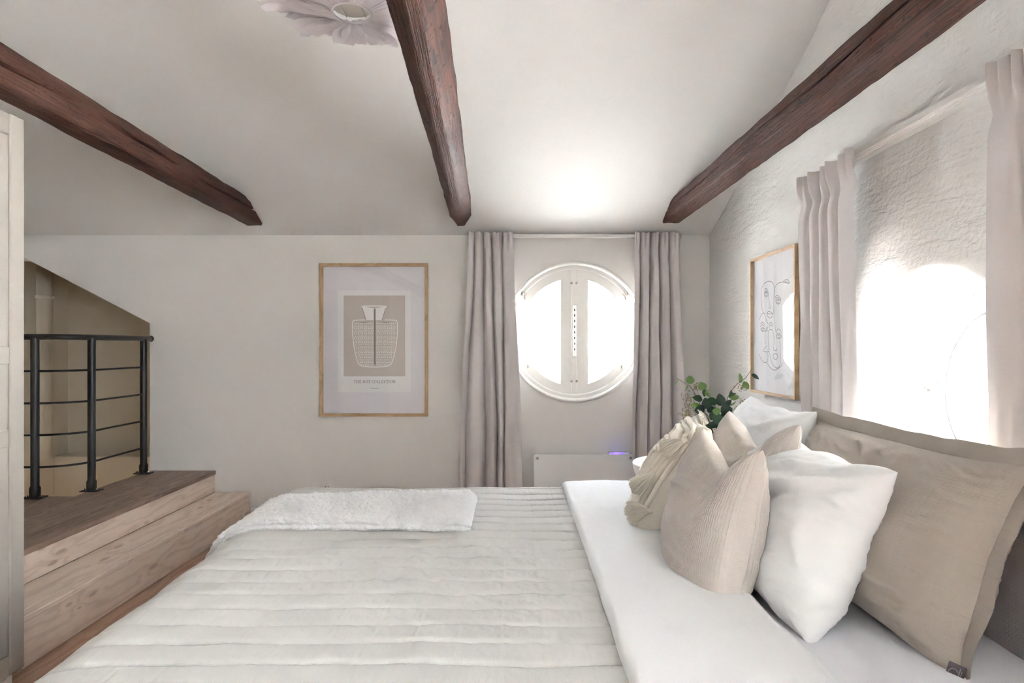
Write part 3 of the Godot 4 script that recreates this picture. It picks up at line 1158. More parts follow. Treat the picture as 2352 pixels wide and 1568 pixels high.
func rail_path(y: float, end := -4.185, out := 0.0) -> PackedVector3Array:
	var p := PackedVector3Array([Vector3(-2.455 + out, y, end), Vector3(-2.455 + out, y, -3.72)])
	for i in 9:
		var a := i / 8.0 * PI / 2
		p.append(Vector3(-2.655 + out + 0.2 * cos(a), y, -3.635 + 0.2 * sin(a)))
	p.append(Vector3(-2.9, y, -3.435))
	p.append(Vector3(-3.74, y, -3.435))
	return p


func build_railing() -> void:
	var r := thing("stair_railing", "black steel railing with four thin rails round the stair hole", "railing")
	part(r, "handrail", tube(rail_path(1.232), 0.017, -1.0, 14), M.black_metal)
	var cap := SphereMesh.new()
	cap.radius = 0.021
	cap.height = 0.042
	cap.radial_segments = 16
	cap.rings = 8
	part(r, "end_knob", cap, M.black_metal, Vector3(-2.455, 1.232, -4.18))
	for y in [1.042, 0.863, 0.686, 0.508]:
		part(r, "rail", tube(rail_path(y, -4.10), 0.0065, -1.0, 8), M.black_metal)
	for p in [Vector3(-2.455, 0.338, -4.10), Vector3(-2.458, 0.338, -3.60), Vector3(-2.66, 0.338, -3.435), Vector3(-3.45, 0.338, -3.435)]:
		var post := part(r, "post", lathe(PackedVector2Array([Vector2(0.0, 0.0), Vector2(0.027, 0.0), Vector2(0.027, 0.055), Vector2(0.021, 0.068), Vector2(0.021, 0.888), Vector2(0.0, 0.892)]), 24), M.black_metal, p)
		part(post, "base_plate", cbox(Vector3(0.10, 0.007, 0.07), 0.002), M.black_metal, Vector3(0, 0.0035, 0))
		for sx in [-1.0, 1.0]:
			part(post, "bolt", lathe(PackedVector2Array([Vector2(0, 0), Vector2(0.008, 0), Vector2(0.008, 0.008), Vector2(0, 0.012)]), 8), M.chrome, Vector3(sx * 0.038, 0.007, 0.012))


func build_wardrobe() -> void:
	var w := thing("wardrobe", "tall beige grey wardrobe with panelled doors beside the steps", "wardrobe", Vector3(-1.73, 0, -2.19))
	# its doors face +x; z runs towards the camera
	span(w, "body", Vector3(-0.58, 0.07, 0.002), Vector3(-0.022, 1.985, 2.4), M.wardrobe_paint, 0.002)
	span(w, "plinth", Vector3(-0.55, 0.0, 0.03), Vector3(-0.055, 0.07, 2.38), M.wardrobe_paint, 0.002)
	for k in 4:
		var z0 := 0.001 + k * 0.6
		var d := part(w, "door", cbox(Vector3(0.012, 1.93, 0.592), 0.002), M.wardrobe_paint, Vector3(-0.014, 1.012, z0 + 0.298))
		var hw := 0.296
		for sz in [-1.0, 1.0]:
			part(d, "stile", cbox(Vector3(0.016, 1.934, 0.062), 0.0035), M.wardrobe_paint, Vector3(0.006, 0, sz * (hw - 0.031)))
		for y in [[1.903, 1.977], [1.116, 1.178], [0.832, 0.892], [0.045, 0.118]]:
			var rail := part(d, "rail", cbox(Vector3(0.016, y[1] - y[0], 2.0 * (hw - 0.064)), 0.0035), M.wardrobe_paint, Vector3(0.0055, (y[0] + y[1]) / 2.0 - 1.012, 0))
			part(rail, "moulding", cbox(Vector3(0.008, 0.012, 2.0 * (hw - 0.064)), 0.003), M.wardrobe_paint, Vector3(-0.006, -(y[1] - y[0]) / 2.0 - 0.005, 0))
		part(d, "handle", lathe(rounded(PackedVector2Array([Vector2(0, 0), Vector2(0.008, 0), Vector2(0.006, 0.012), Vector2(0.014, 0.02), Vector2(0, 0.028)]), 4), 20), M.chrome, Vector3(0.014, 0.0, (0.265 if k % 2 == 0 else -0.265)), Vector3(0, 0, -PI / 2))
	for z in [0.05, 1.2, 2.35]:
		part(w, "foot", cbox(Vector3(0.03, 0.05, 0.04), 0.003), M.white_plastic, Vector3(-0.035, 0.025, z))


# ---------------------------------------------------------------- the bed and what lies on it

func drape(a: float, b: float, off: float) -> Vector3:
	# a runs from the foot of the bed to its head, b from the far side of the bed to the near side.
	# Past the edges of the mattress the cloth bends round and hangs.
	var far_t := clampf((b - 1.2) / 1.6, 0.0, 1.0)
	var lo := -0.87 - 0.075 * far_t * far_t
	var rf := 0.16 + off
	var rs := 0.07 + off
	var x := a
	var drop := 0.0
	if a < lo:
		var arc := (lo - a) / 0.16
		if arc < 1.45:
			x = lo - rf * sin(arc)
			drop += rf * (1.0 - cos(arc))
		else:
			x = lo - rf * sin(1.45) - (arc - 1.45) * 0.16 * cos(1.45)
			drop += rf * (1.0 - cos(1.45)) + (arc - 1.45) * 0.16 * sin(1.45)
	var d := b
	for e: Array in [[2.825, 1.0], [1.06, -1.0]]:
		var over: float = (b - e[0]) * e[1]
		if over > 0.0:
			var arc := over / 0.07
			if arc < PI / 2:
				d = e[0] + e[1] * rs * sin(arc)
				drop += rs * (1.0 - cos(arc))
			else:
				d = e[0] + e[1] * (rs + 0.05 * (over - 0.07 * PI / 2))
				drop += rs + over - 0.07 * PI / 2
	return Vector3(x, BED + off - drop, -d)


func build_bed() -> void:
	var b := thing("bed", "wide bed made up in white with a low grey fabric headboard", "bed", Vector3(0.1, 0, -1.95))
	span(b, "base", Vector3(-0.95, 0.07, -0.82), Vector3(0.99, 0.27, 0.82), M.headboard_grey, 0.02)
	span(b, "mattress", Vector3(-0.96, 0.27, -0.84), Vector3(0.99, 0.47, 0.84), M.mattress_ticking, 0.05)
	for x in [-0.85, 0.85]:
		for z in [-0.7, 0.7]:
			span(b, "leg", Vector3(x - 0.03, 0.0, z - 0.03), Vector3(x + 0.03, 0.072, z + 0.03), M.black_metal)
	span(b, "headboard", Vector3(1.005, 0.12, -0.86), Vector3(1.075, 0.86, 0.88), M.headboard_grey, 0.02)
	var sn := noise_of(3.0, 3, 61)
	var sheet := grid(60, 150, func(u: float, v: float) -> Vector3:
		var x := lerpf(0.3, 1.1, u)
		var p := drape(x, lerpf(3.1, 0.8, v), -0.014)
		p.y += 0.003 * sn.get_noise_2d(x * 1.5, p.z * 1.2)
		return p, false, Vector2(0.8, 2.3))
	part(b, "fitted_sheet", sheet, M.sheet_cotton, Vector3(-0.1, 0, 1.95))

	# quilt
	var q := thing("quilt", "pale stone grey quilt stitched in channels over the foot of the bed", "quilt", Vector3(-0.3, BED, -1.95))
	var wob := noise_of(1.0, 2, 31)
	var cr := noise_of(1.0, 3, 32)
	var wr := noise_of(1.0, 2, 33)
	var mesh := grid(460, 700, func(u: float, v: float) -> Vector3:
		var a := lerpf(-1.42, 0.30, u)
		var bb := lerpf(3.12, 0.82, v)
		var line := (bb - 1.258 + 0.012 * wob.get_noise_2d(a * 1.4, bb * 1.5)) / 0.0918
		var t := absf(line - roundf(line)) * 0.0918
		var seam := absf(a / 0.0955 + 0.3 + 0.05 * wob.get_noise_1d(bb * 2.0 + 7.0))
		var ts := absf(seam - roundf(seam)) * 0.0955
		var off := 0.0150 * (1.0 - exp(-t / 0.0055)) + 0.0018 * (1.0 - exp(-ts / 0.0028))
		# gathers at the stitching, and a few larger creases where someone has sat
		var g := cr.get_noise_2d(a * 34.0, bb * 7.0)
		off += 0.0022 * g * exp(-t / 0.02)
		var lived := smoothstep(0.75, 0.1, Vector2((a + 0.05) * 0.9, (bb - 1.75) * 1.1).length())
		var lived2 := smoothstep(0.5, 0.1, Vector2(a + 0.45, (bb - 1.85) * 1.4).length())
		off += (lived + lived2 * 0.7) * 0.0036 * wr.get_noise_2d(a * 15.0 + bb * 4.0, bb * 9.0) + 0.0022 * lived * cr.get_noise_2d(a * 26.0 - 20.0, bb * 16.0)
		off += 0.007 * wr.get_noise_2d(a * 2.2, bb * 2.6)
		off += 0.0009 * cr.get_noise_2d(a * 60.0, bb * 30.0)
		return drape(a, bb, off), false, Vector2(1.72, 2.3))
	part(q, "cover", mesh, M.quilt_linen, Vector3(0.3, -BED, 1.95))

	# white duvet, its edge turned back over the quilt
	var f := thing("duvet_fold", "smooth white duvet edge turned back over the grey quilt", "duvet", Vector3(0.43, BED, -1.95))
	var dn := noise_of(1.0, 3, 41)
	var fold := grid(72, 220, func(u: float, v: float) -> Vector3:
		var bb := lerpf(3.08, 0.82, v)
		var edge := 0.222 + 0.006 * dn.get_noise_1d(bb * 1.6)
		var x := 0.0
		var y := 0.0
		var th := 0.021 + 0.003 * dn.get_noise_1d(bb * 2.0 + 5.0)
		if u < 0.12:
			x = lerpf(edge + 0.12, edge + th, u / 0.12)
			y = 0.004
		elif u < 0.3:
			var an := (u - 0.12) / 0.18 * PI
			x = edge + th - th * sin(an)
			y = 0.004 + th - th * cos(an)
		else:
			var s := (u - 0.3) / 0.7
			x = lerpf(edge + th, 0.648 + 0.012 * dn.get_noise_1d(bb * 2.4 + 20.0), s)
			y = 0.004 + 2.0 * th + 0.006 * sin(s * PI) - (2.0 * th + 0.014) * smoothstep(0.82, 1.0, s)
			y += 0.004 * dn.get_noise_2d(x * 4.0, bb * 2.0) + 0.0012 * dn.get_noise_2d(x * 16.0, bb * 9.0)
		return drape(x, bb, y), false, Vector2(0.6, 2.3))
	part(f, "cover", fold, M.white_cotton, Vector3(-0.43, -BED, 1.95))

	# the folded throw
	var th := thing("folded_throw", "white fluffy throw folded across the foot of the bed", "throw", Vector3(-0.6, BED, -2.37))
	var fz := noise_of(1.0, 3, 51)
	var blanket := grid(150, 360, func(u: float, v: float) -> Vector3:
		var a := lerpf(-1.30, -0.15, v)
		var endcap := sqrt(clampf(minf(v / 0.02, (1.0 - v) / 0.03), 0.0, 1.0))
		var thick := lerpf(0.036, 0.056, smoothstep(0.25, 0.9, v)) * (0.3 + 0.7 * endcap)
		var half := 0.19 * (0.94 + 0.06 * endcap)
		# once round a flat loop: over the top, round the near edge, under, round the far edge
		var r := thick / 2.0
		var side := 0.0
		var h := 0.0
		var near_lip := 0.0
		if u < 0.46:
			side = lerpf(-half, half, u / 0.46)
			h = thick
		elif u < 0.60:
			var an := (u - 0.46) / 0.14 * PI
			side = half + r * sin(an) * 1.1
			h = r + r * cos(an)
			near_lip = exp(-pow((u - 0.53) / 0.012, 2.0))
		elif u < 0.9:
			side = lerpf(half, -half, (u - 0.6) / 0.3)
		else:
			var an := (u - 0.9) / 0.1 * PI
			side = -half - r * sin(an)
			h = r - r * cos(an)
		var top := smoothstep(0.2, 0.6, h / thick)
		# the near edge shows the two layers
		side -= near_lip * 0.012
		var bb := 2.385 - side - 0.03 * (v - 0.5) + 0.012 * fz.get_noise_2d(v * 3.0, side * 2.0)
		var fuzz := 0.0075 * fz.get_noise_3d(a * 52.0, bb * 52.0, h * 52.0) + 0.005 * fz.get_noise_3d(a * 19.0, bb * 19.0, h * 19.0)
		fuzz *= smoothstep(-1.25, -1.0, a) * 0.6 + 0.4
		var off := 0.011 + h + fuzz * top + 0.007 * fz.get_noise_2d(a * 3.5, bb * 3.5) * top
		if u > 0.46 and u < 0.6:
			bb -= fuzz * 0.8
		return drape(a, bb, off), false, Vector2(0.9, 1.2))
	part(th, "blanket", blanket, M.throw_boucle, Vector3(0.6, -BED, 2.37))
	var st := begin()
	var r := RandomNumberGenerator.new()
	r.seed = 5
	for k in 9:
		var p0 := drape(-0.52 + r.randf_range(-0.02, 0.02), 2.175, 0.012)
		var pts := PackedVector3Array([p0])
		for j in 3:
			pts.append(pts[j] + Vector3(r.randf_range(-0.02, 0.014), r.randf_range(-0.003, 0.002), r.randf_range(0.0, 0.012)))
		add_tube(st, smooth_path(pts, 3), 0.0012, 0.0008, 5)
	part(th, "loose_yarn", st.commit(), M.throw_boucle, Vector3(0.6, -BED, 2.37))


var pn := FastNoiseLite.new()


func pillow_point(a: float, b: float, side: float, o: Dictionary) -> Vector3:
	var w: float = o.w
	var h: float = o.h
	var t: float = o.t
	var c: float = o.get("pinch", 0.06)
	var x := a * w / 2.0 * (1.0 - c * (1.0 - b * b) * absf(a))
	var y := b * h / 2.0 * (1.0 - c * (1.0 - a * a) * absf(b))
	var f := pow(maxf((1.0 - a * a) * (1.0 - b * b), 0.0), o.get("puff", 0.5))
	var fat: float = 1.0 - o.get("sag", 0.2) * b
	var z := t / 2.0 * f * fat
	# a blow to the top edge: the middle sinks and two ears stand up
	var chop: float = o.get("chop", 0.0)
	if chop > 0.0:
		var at: float = o.get("chop_at", 0.0)
		var cw: float = o.get("chop_w", 0.33) * (1.7 if a < at else 0.8)
		var q := absf(a - at) / cw
		var vee := exp(-q * q * 0.9) if q < 3.0 else 0.0
		var vee_sharp := maxf(0.0, 1.0 - q * 0.55)
		var s := smoothstep(-0.35, 1.0, b)
		y -= chop * s * (0.5 * vee + 0.5 * vee_sharp)
		z *= 1.0 - 0.45 * vee * smoothstep(0.0, 0.9, b)
		z += t * 0.10 * exp(-pow((q - 1.3) / 0.6, 2.0)) * s * f
	# pulled folds, each from one point of the face to another
	var ragged: float = o.get("ragged", 0.006)
	x += ragged * pn.get_noise_2d(b * 1.1 + o.seed, a * 0.5 + 3.0)
	y += ragged * pn.get_noise_2d(a * 1.1 + o.seed * 2.0, b * 0.5 + 8.0)
	var relief_z := 0.0
	for k: Array in o.get("folds", []):
		if (k[6] if k.size() > 6 else 1.0) * side < 0.0:
			continue
		var p := Vector2(a, b)
		var p0 := Vector2(k[0], k[1])
		var dir := Vector2(k[2], k[3]) - p0
		var s := clampf((p - p0).dot(dir) / dir.length_squared(), 0.0, 1.0)
		var along := sin(PI * s)
		var dist := (p - p0 - dir * s)
		var sd := dist.dot(Vector2(-dir.y, dir.x).normalized())
		var wd: float = k[4]
		# one flank of a fold is steeper than the other
		var prof := exp(-pow(sd / wd, 2.0)) - 0.55 * exp(-pow((sd - wd * 1.3) / (wd * 0.8), 2.0))
		if dist.length() < wd * 4.0:
			relief_z += k[5] * 1.5 * prof * along
	var n1: float = o.get("rumple", 0.004)
	var e := minf(1.0 - absf(a), 1.0 - absf(b))
	var edge := smoothstep(0.0, 0.12, e)
	relief_z += n1 * pn.get_noise_3d(a * 2.1 + o.seed * 7.0, b * 2.1, side * 3.0)
	# short gathers that leave the seam
	var along_edge := a if absf(b) > absf(a) else b
	relief_z += o.get("gather", 0.003) * pn.get_noise_2d(along_edge * 11.0 + o.seed * 3.0, side * 5.0 + e * 2.0) * exp(-pow((e - 0.12) / 0.13, 2.0))
	z += relief_z * edge * (0.35 + 0.65 * f)
	# lying against what is behind it, the pillow bends back
	var bend: float = o.get("bend", 0.0)
	return Vector3(x, y, side * z - bend * b * absf(b) * 0.5 - o.get("wrap", 0.0) * a * a)


func pillow_mesh(o: Dictionary, n := 72) -> ArrayMesh:
	# front and back in one closed grid; the weave is laid out in metres across each face
	var pts := PackedVector3Array()
	var uvs := PackedVector2Array()
	for j in n + 1:
		var b := sin((2.0 * j / n - 1.0) * PI / 2)
		for i in n * 2 + 1:
			var front := i <= n
			var a := sin((2.0 * i / n - 1.0) * PI / 2) if front else sin((3.0 - 2.0 * i / n) * PI / 2)
			pts.append(pillow_point(a, b, 1.0 if front else -1.0, o))
			uvs.append(Vector2(a * o.w / 2.0 if front else o.w - a * o.w / 2.0, b * o.h / 2.0))
	return from_grid(n * 2, n, pts, uvs)


func lean(o: Node3D, at: Vector3, tilt: float, yaw: float, roll := 0.0) -> void:
	# the face looks to -x (the foot of the bed) and up; x of the pillow runs towards the camera
	var b := Basis(Vector3(0, 0, 1), Vector3(sin(tilt), cos(tilt), 0), Vector3(-cos(tilt), sin(tilt), 0))
	o.basis = Basis(Vector3.UP, yaw) * b * Basis(Vector3(0, 0, 1), roll)
	o.position = at


func tassel(parent: Node3D, at: Vector3, dir: Vector3, length: float, sd: int) -> void:
	var r := RandomNumberGenerator.new()
	r.seed = sd
	var t := part(parent, "tassel", tube(PackedVector3Array([at, at + dir * 0.012, at + dir * 0.022]), 0.008, 0.010, 10), M.tuft_yarn)
	var st := begin()
	var s1 := dir.cross(Vector3(0.3, 0.9, 0.2)).normalized()
	var s2 := dir.cross(s1)
	for k in 90:
		var a := r.randf() * TAU
		var sp := sqrt(r.randf())
		var o := s1 * cos(a) + s2 * sin(a)
		var p := PackedVector3Array()
		for j in 5:
			var q := j / 4.0
			p.append(at + dir * (0.016 + length * q * (1.0 - 0.18 * sp * q)) + o * sp * (0.007 + 0.030 * sin(q * PI * 0.62)) + Vector3(r.randf_range(-1, 1), r.randf_range(-1, 1), r.randf_range(-1, 1)) * 0.004 * q)
		add_tube(st, smooth_path(p, 2), 0.0017, 0.0014, 5)
	part(t, "strands", st.commit(), M.tuft_yarn)


func build_pillows() -> void:
	pn.seed = 77
	pn.frequency = 1.0
	pn.fractal_octaves = 3
	# 1 the large linen pillow
	var lo := {"w": 0.84, "h": 0.47, "t": 0.31, "pinch": 0.075, "puff": 0.45, "sag": 0.22, "rumple": 0.008, "gather": 0.010, "seed": 1.0, "bend": 0.02,
		"folds": [[-0.9, 0.75, -0.2, 0.45, 0.05, 0.007], [-0.75, 0.9, 0.1, 0.6, 0.045, 0.007], [-0.5, 0.95, 0.3, 0.8, 0.05, 0.007], [0.2, 0.7, 0.95, 0.6, 0.06, 0.006], [0.35, -0.55, 0.95, -0.45, 0.05, 0.012], [0.55, -0.75, 0.98, -0.62, 0.05, 0.014], [0.78, -0.98, 0.86, -0.45, 0.05, 0.012], [0.80, 0.5, 0.9, -0.3, 0.04, 0.006]]}
	var cr := RandomNumberGenerator.new()
	cr.seed = 19
	for k in 22:
		# small creases that run down from the seam at the top and in from the near side
		var a0 := cr.randf_range(-0.95, 0.9)
		lo.folds.append([a0, cr.randf_range(0.82, 0.97), a0 + cr.randf_range(0.08, 0.4), cr.randf_range(0.35, 0.75), cr.randf_range(0.016, 0.034), cr.randf_range(0.003, 0.008)])
	for k in 8:
		var b0 := cr.randf_range(-0.95, 0.3)
		lo.folds.append([0.96, b0, cr.randf_range(0.45, 0.75), b0 + cr.randf_range(-0.15, 0.15), cr.randf_range(0.016, 0.03), cr.randf_range(0.002, 0.006)])
	var p := thing("linen_pillow", "large beige linen pillow with a flat frilled edge against the headboard", "pillow")
	part(p, "cushion", pillow_mesh(lo, 96), M.beige_linen)
	var fn := noise_of(1.0, 2, 91)
	var flange := grid(240, 8, func(u: float, v: float) -> Vector3:
		# once round the seam, then out
		var s := u * 4.0
		var k := int(s) % 4
		var f := (s - int(s)) * 2.0 - 1.0
		var ab: Vector2 = [Vector2(f, 1), Vector2(1, -f), Vector2(-f, -1), Vector2(-1, f)][k]
		var q := pillow_point(ab.x, ab.y, 1.0, lo)
		var out := Vector3(signf(ab.x) * smoothstep(0.88, 1.0, absf(ab.x)), signf(ab.y) * smoothstep(0.88, 1.0, absf(ab.y)), 0)
		var wide := 0.042 if ab.y > -0.9 else 0.02
		var wave := fn.get_noise_2d(ab.x * 1.6 + 3.0, ab.y * 1.2)
		var flop := 0.022 * wave * v + 0.006 * fn.get_noise_2d(ab.x * 3.0, ab.y * 2.0) * v * v
		return q + out * (v * wide * (0.9 + 0.12 * wave)) + Vector3(0, 0, flop), false, Vector2(2.6, 0.05))
	part(p, "flange", flange, M.beige_linen)
	var sew := part(p, "sewn_label", cbox(Vector3(0.034, 0.042, 0.002), 0.0008), M.label_grey, Vector3(0.425, -0.222, 0.026), Vector3(-0.2, 0.35, 0.12))
	part(sew, "print", ring(0.0085, 0.0105, 0.0008, 0.0002, 0.5, 5.8, 30), M.label_print, Vector3(-0.003, 0, 0.001))
	part(sew, "print", cbox(Vector3(0.002, 0.024, 0.0012), 0.0003), M.label_print, Vector3(0.0075, 0.002, 0.0012))
	part(sew, "print", cbox(Vector3(0.0015, 0.02, 0.0012), 0.0003), M.label_print, Vector3(0.0115, 0.0, 0.0012))
	lean(p, Vector3(0.985, 0.705, -1.70), 0.32, 0.04)

	# 2, 3 white pillows
	var wo := {"w": 0.64, "h": 0.45, "t": 0.27, "pinch": 0.07, "puff": 0.45, "sag": 0.18, "rumple": 0.018, "gather": 0.005, "ragged": 0.014, "seed": 2.0, "bend": 0.02,
		"folds": [[0.95, 0.88, -0.45, -0.15, 0.085, 0.028], [0.75, 0.9, -0.6, 0.35, 0.07, 0.016], [0.2, 0.85, -0.75, 0.45, 0.06, 0.012], [-0.55, -0.35, 0.15, -0.3, 0.075, 0.022], [-0.1, -0.32, 0.55, -0.5, 0.06, 0.016], [-0.7, -0.62, -0.1, -0.72, 0.08, 0.016], [-0.3, -0.8, 0.5, -0.72, 0.05, 0.010], [-0.75, 0.9, -0.6, 0.1, 0.05, 0.010], [0.7, 0.3, 0.9, -0.5, 0.06, 0.010]]}
	for k in 14:
		var a0 := cr.randf_range(-0.9, 0.9)
		wo.folds.append([a0, cr.randf_range(0.75, 0.95), a0 - cr.randf_range(0.1, 0.6), cr.randf_range(0.2, 0.7), cr.randf_range(0.02, 0.045), cr.randf_range(0.003, 0.008)])
	var w1 := thing("white_pillow", "crumpled white cotton pillow leaning on the large beige linen pillow", "pillow", Vector3.ZERO, 0.0, "white pillows")
	part(w1, "cushion", pillow_mesh(wo, 96), M.white_cotton)
	lean(w1, Vector3(0.775, 0.690, -1.73), 0.42, 0.0)
	var wo2 := wo.duplicate()
	wo2.seed = 5.0
	wo2.folds = [[-0.9, 0.8, 0.4, 0.3, 0.07, 0.014], [-0.8, 0.4, 0.6, 0.55, 0.06, 0.012], [-0.5, 0.9, 0.8, 0.75, 0.06, 0.012], [0.9, 0.9, 0.1, 0.2, 0.07, 0.014]]
	var w2 := thing("white_pillow", "white cotton pillow standing behind the beige cushions, near the plant", "pillow", Vector3.ZERO, 0.0, "white pillows")
	part(w2, "cushion", pillow_mesh(wo2, 72), M.white_cotton)
	lean(w2, Vector3(0.955, 0.745, -2.42), 0.34, -0.03)

	# 4, 5 beige knitted cushions
	var bo := {"w": 0.47, "h": 0.45, "t": 0.23, "pinch": 0.06, "puff": 0.42, "sag": 0.22, "rumple": 0.007, "gather": 0.005, "seed": 3.0, "chop": 0.095, "chop_at": 0.28, "chop_w": 0.46, "bend": 0.0,
		"folds": [[-0.75, 0.25, 0.25, 0.62, 0.07, 0.016], [-0.3, -0.1, 0.5, -0.25, 0.09, 0.007], [-0.5, -0.72, 0.7, -0.62, 0.07, 0.012], [-0.2, -0.88, 0.8, -0.78, 0.05, 0.010]]}
	var b1 := thing("beige_cushion", "beige ribbed cushion with a dented top, in front of the white pillow", "cushion", Vector3.ZERO, 0.0, "beige ribbed cushions")
	part(b1, "cushion", pillow_mesh(bo, 84), M.beige_knit)
	lean(b1, Vector3(0.565, 0.702, -1.75), 0.20, 0.0)
	var bo2 := bo.duplicate()
	bo2.seed = 9.0
	var b2 := thing("beige_cushion", "beige ribbed cushion tucked behind the other one, beside the tasselled cushion", "cushion", Vector3.ZERO, 0.0, "beige ribbed cushions")
	part(b2, "cushion", pillow_mesh(bo2, 72), M.beige_knit)
	lean(b2, Vector3(0.745, 0.735, -2.02), 0.30, 0.08)

	# 6 the tufted cushion with tassels
	var to := {"w": 0.47, "h": 0.46, "t": 0.20, "pinch": 0.05, "puff": 0.42, "sag": 0.22, "rumple": 0.006, "gather": 0.006, "seed": 6.0, "bend": 0.0, "folds": [[-0.8, -0.82, 0.7, -0.86, 0.05, 0.010]]}
	var t := thing("tassel_cushion", "cream cushion with tufted bands and corner tassels beside the nightstand", "cushion")
	part(t, "cushion", pillow_mesh(to, 72), M.cream_cotton)
	for k: Array in [[0.92, 0.0], [0.83, 0.01], [0.74, 0.0], [0.50, 0.0], [0.40, 0.01], [0.30, 0.0]]:
		var path := PackedVector3Array()
		for i in 97:
			var an := TAU * i / 96.0
			var cx := signf(cos(an)) * pow(absf(cos(an)), 0.42)
			var cy := signf(sin(an)) * pow(absf(sin(an)), 0.42)
			var q := pillow_point(cx * k[0], cy * k[0], 1.0, to)
			q.z += 0.003 + 0.0015 * sin(i * 2.7)
			q.x += 0.0015 * sin(i * 1.9)
			path.append(q)
		part(t, "tufted_band", tube(path, 0.010, -1.0, 8), M.tuft_yarn)
	var fr := begin()
	var r := RandomNumberGenerator.new()
	r.seed = 12
	for i in 150:
		var s := r.randf_range(-0.95, 0.2)
		var q: Vector3 = pillow_point(s, 1.0, 1.0, to)
		add_tube(fr, PackedVector3Array([q, q + Vector3(r.randf_range(-0.01, 0.01), 0.012, r.randf_range(-0.01, 0.012)), q + Vector3(r.randf_range(-0.018, 0.01), 0.016, r.randf_range(-0.012, 0.02))]), 0.0018, 0.0014, 5)
	part(t, "fringe", fr.commit(), M.tuft_yarn)
	tassel(t, Vector3(0.215, 0.165, 0.045), Vector3(-0.15, -0.85, 0.45).normalized(), 0.085, 3)
	tassel(t, Vector3(0.20, 0.01, 0.085), Vector3(0.05, -0.92, 0.25).normalized(), 0.085, 4)
	tassel(t, Vector3(0.232, -0.10, 0.03), Vector3(0.35, -0.5, 0.8).normalized(), 0.08, 5)
	lean(t, Vector3(0.585, 0.705, -2.27), 0.50, -0.22)


# ---------------------------------------------------------------- nightstand, plant, pictures and small things

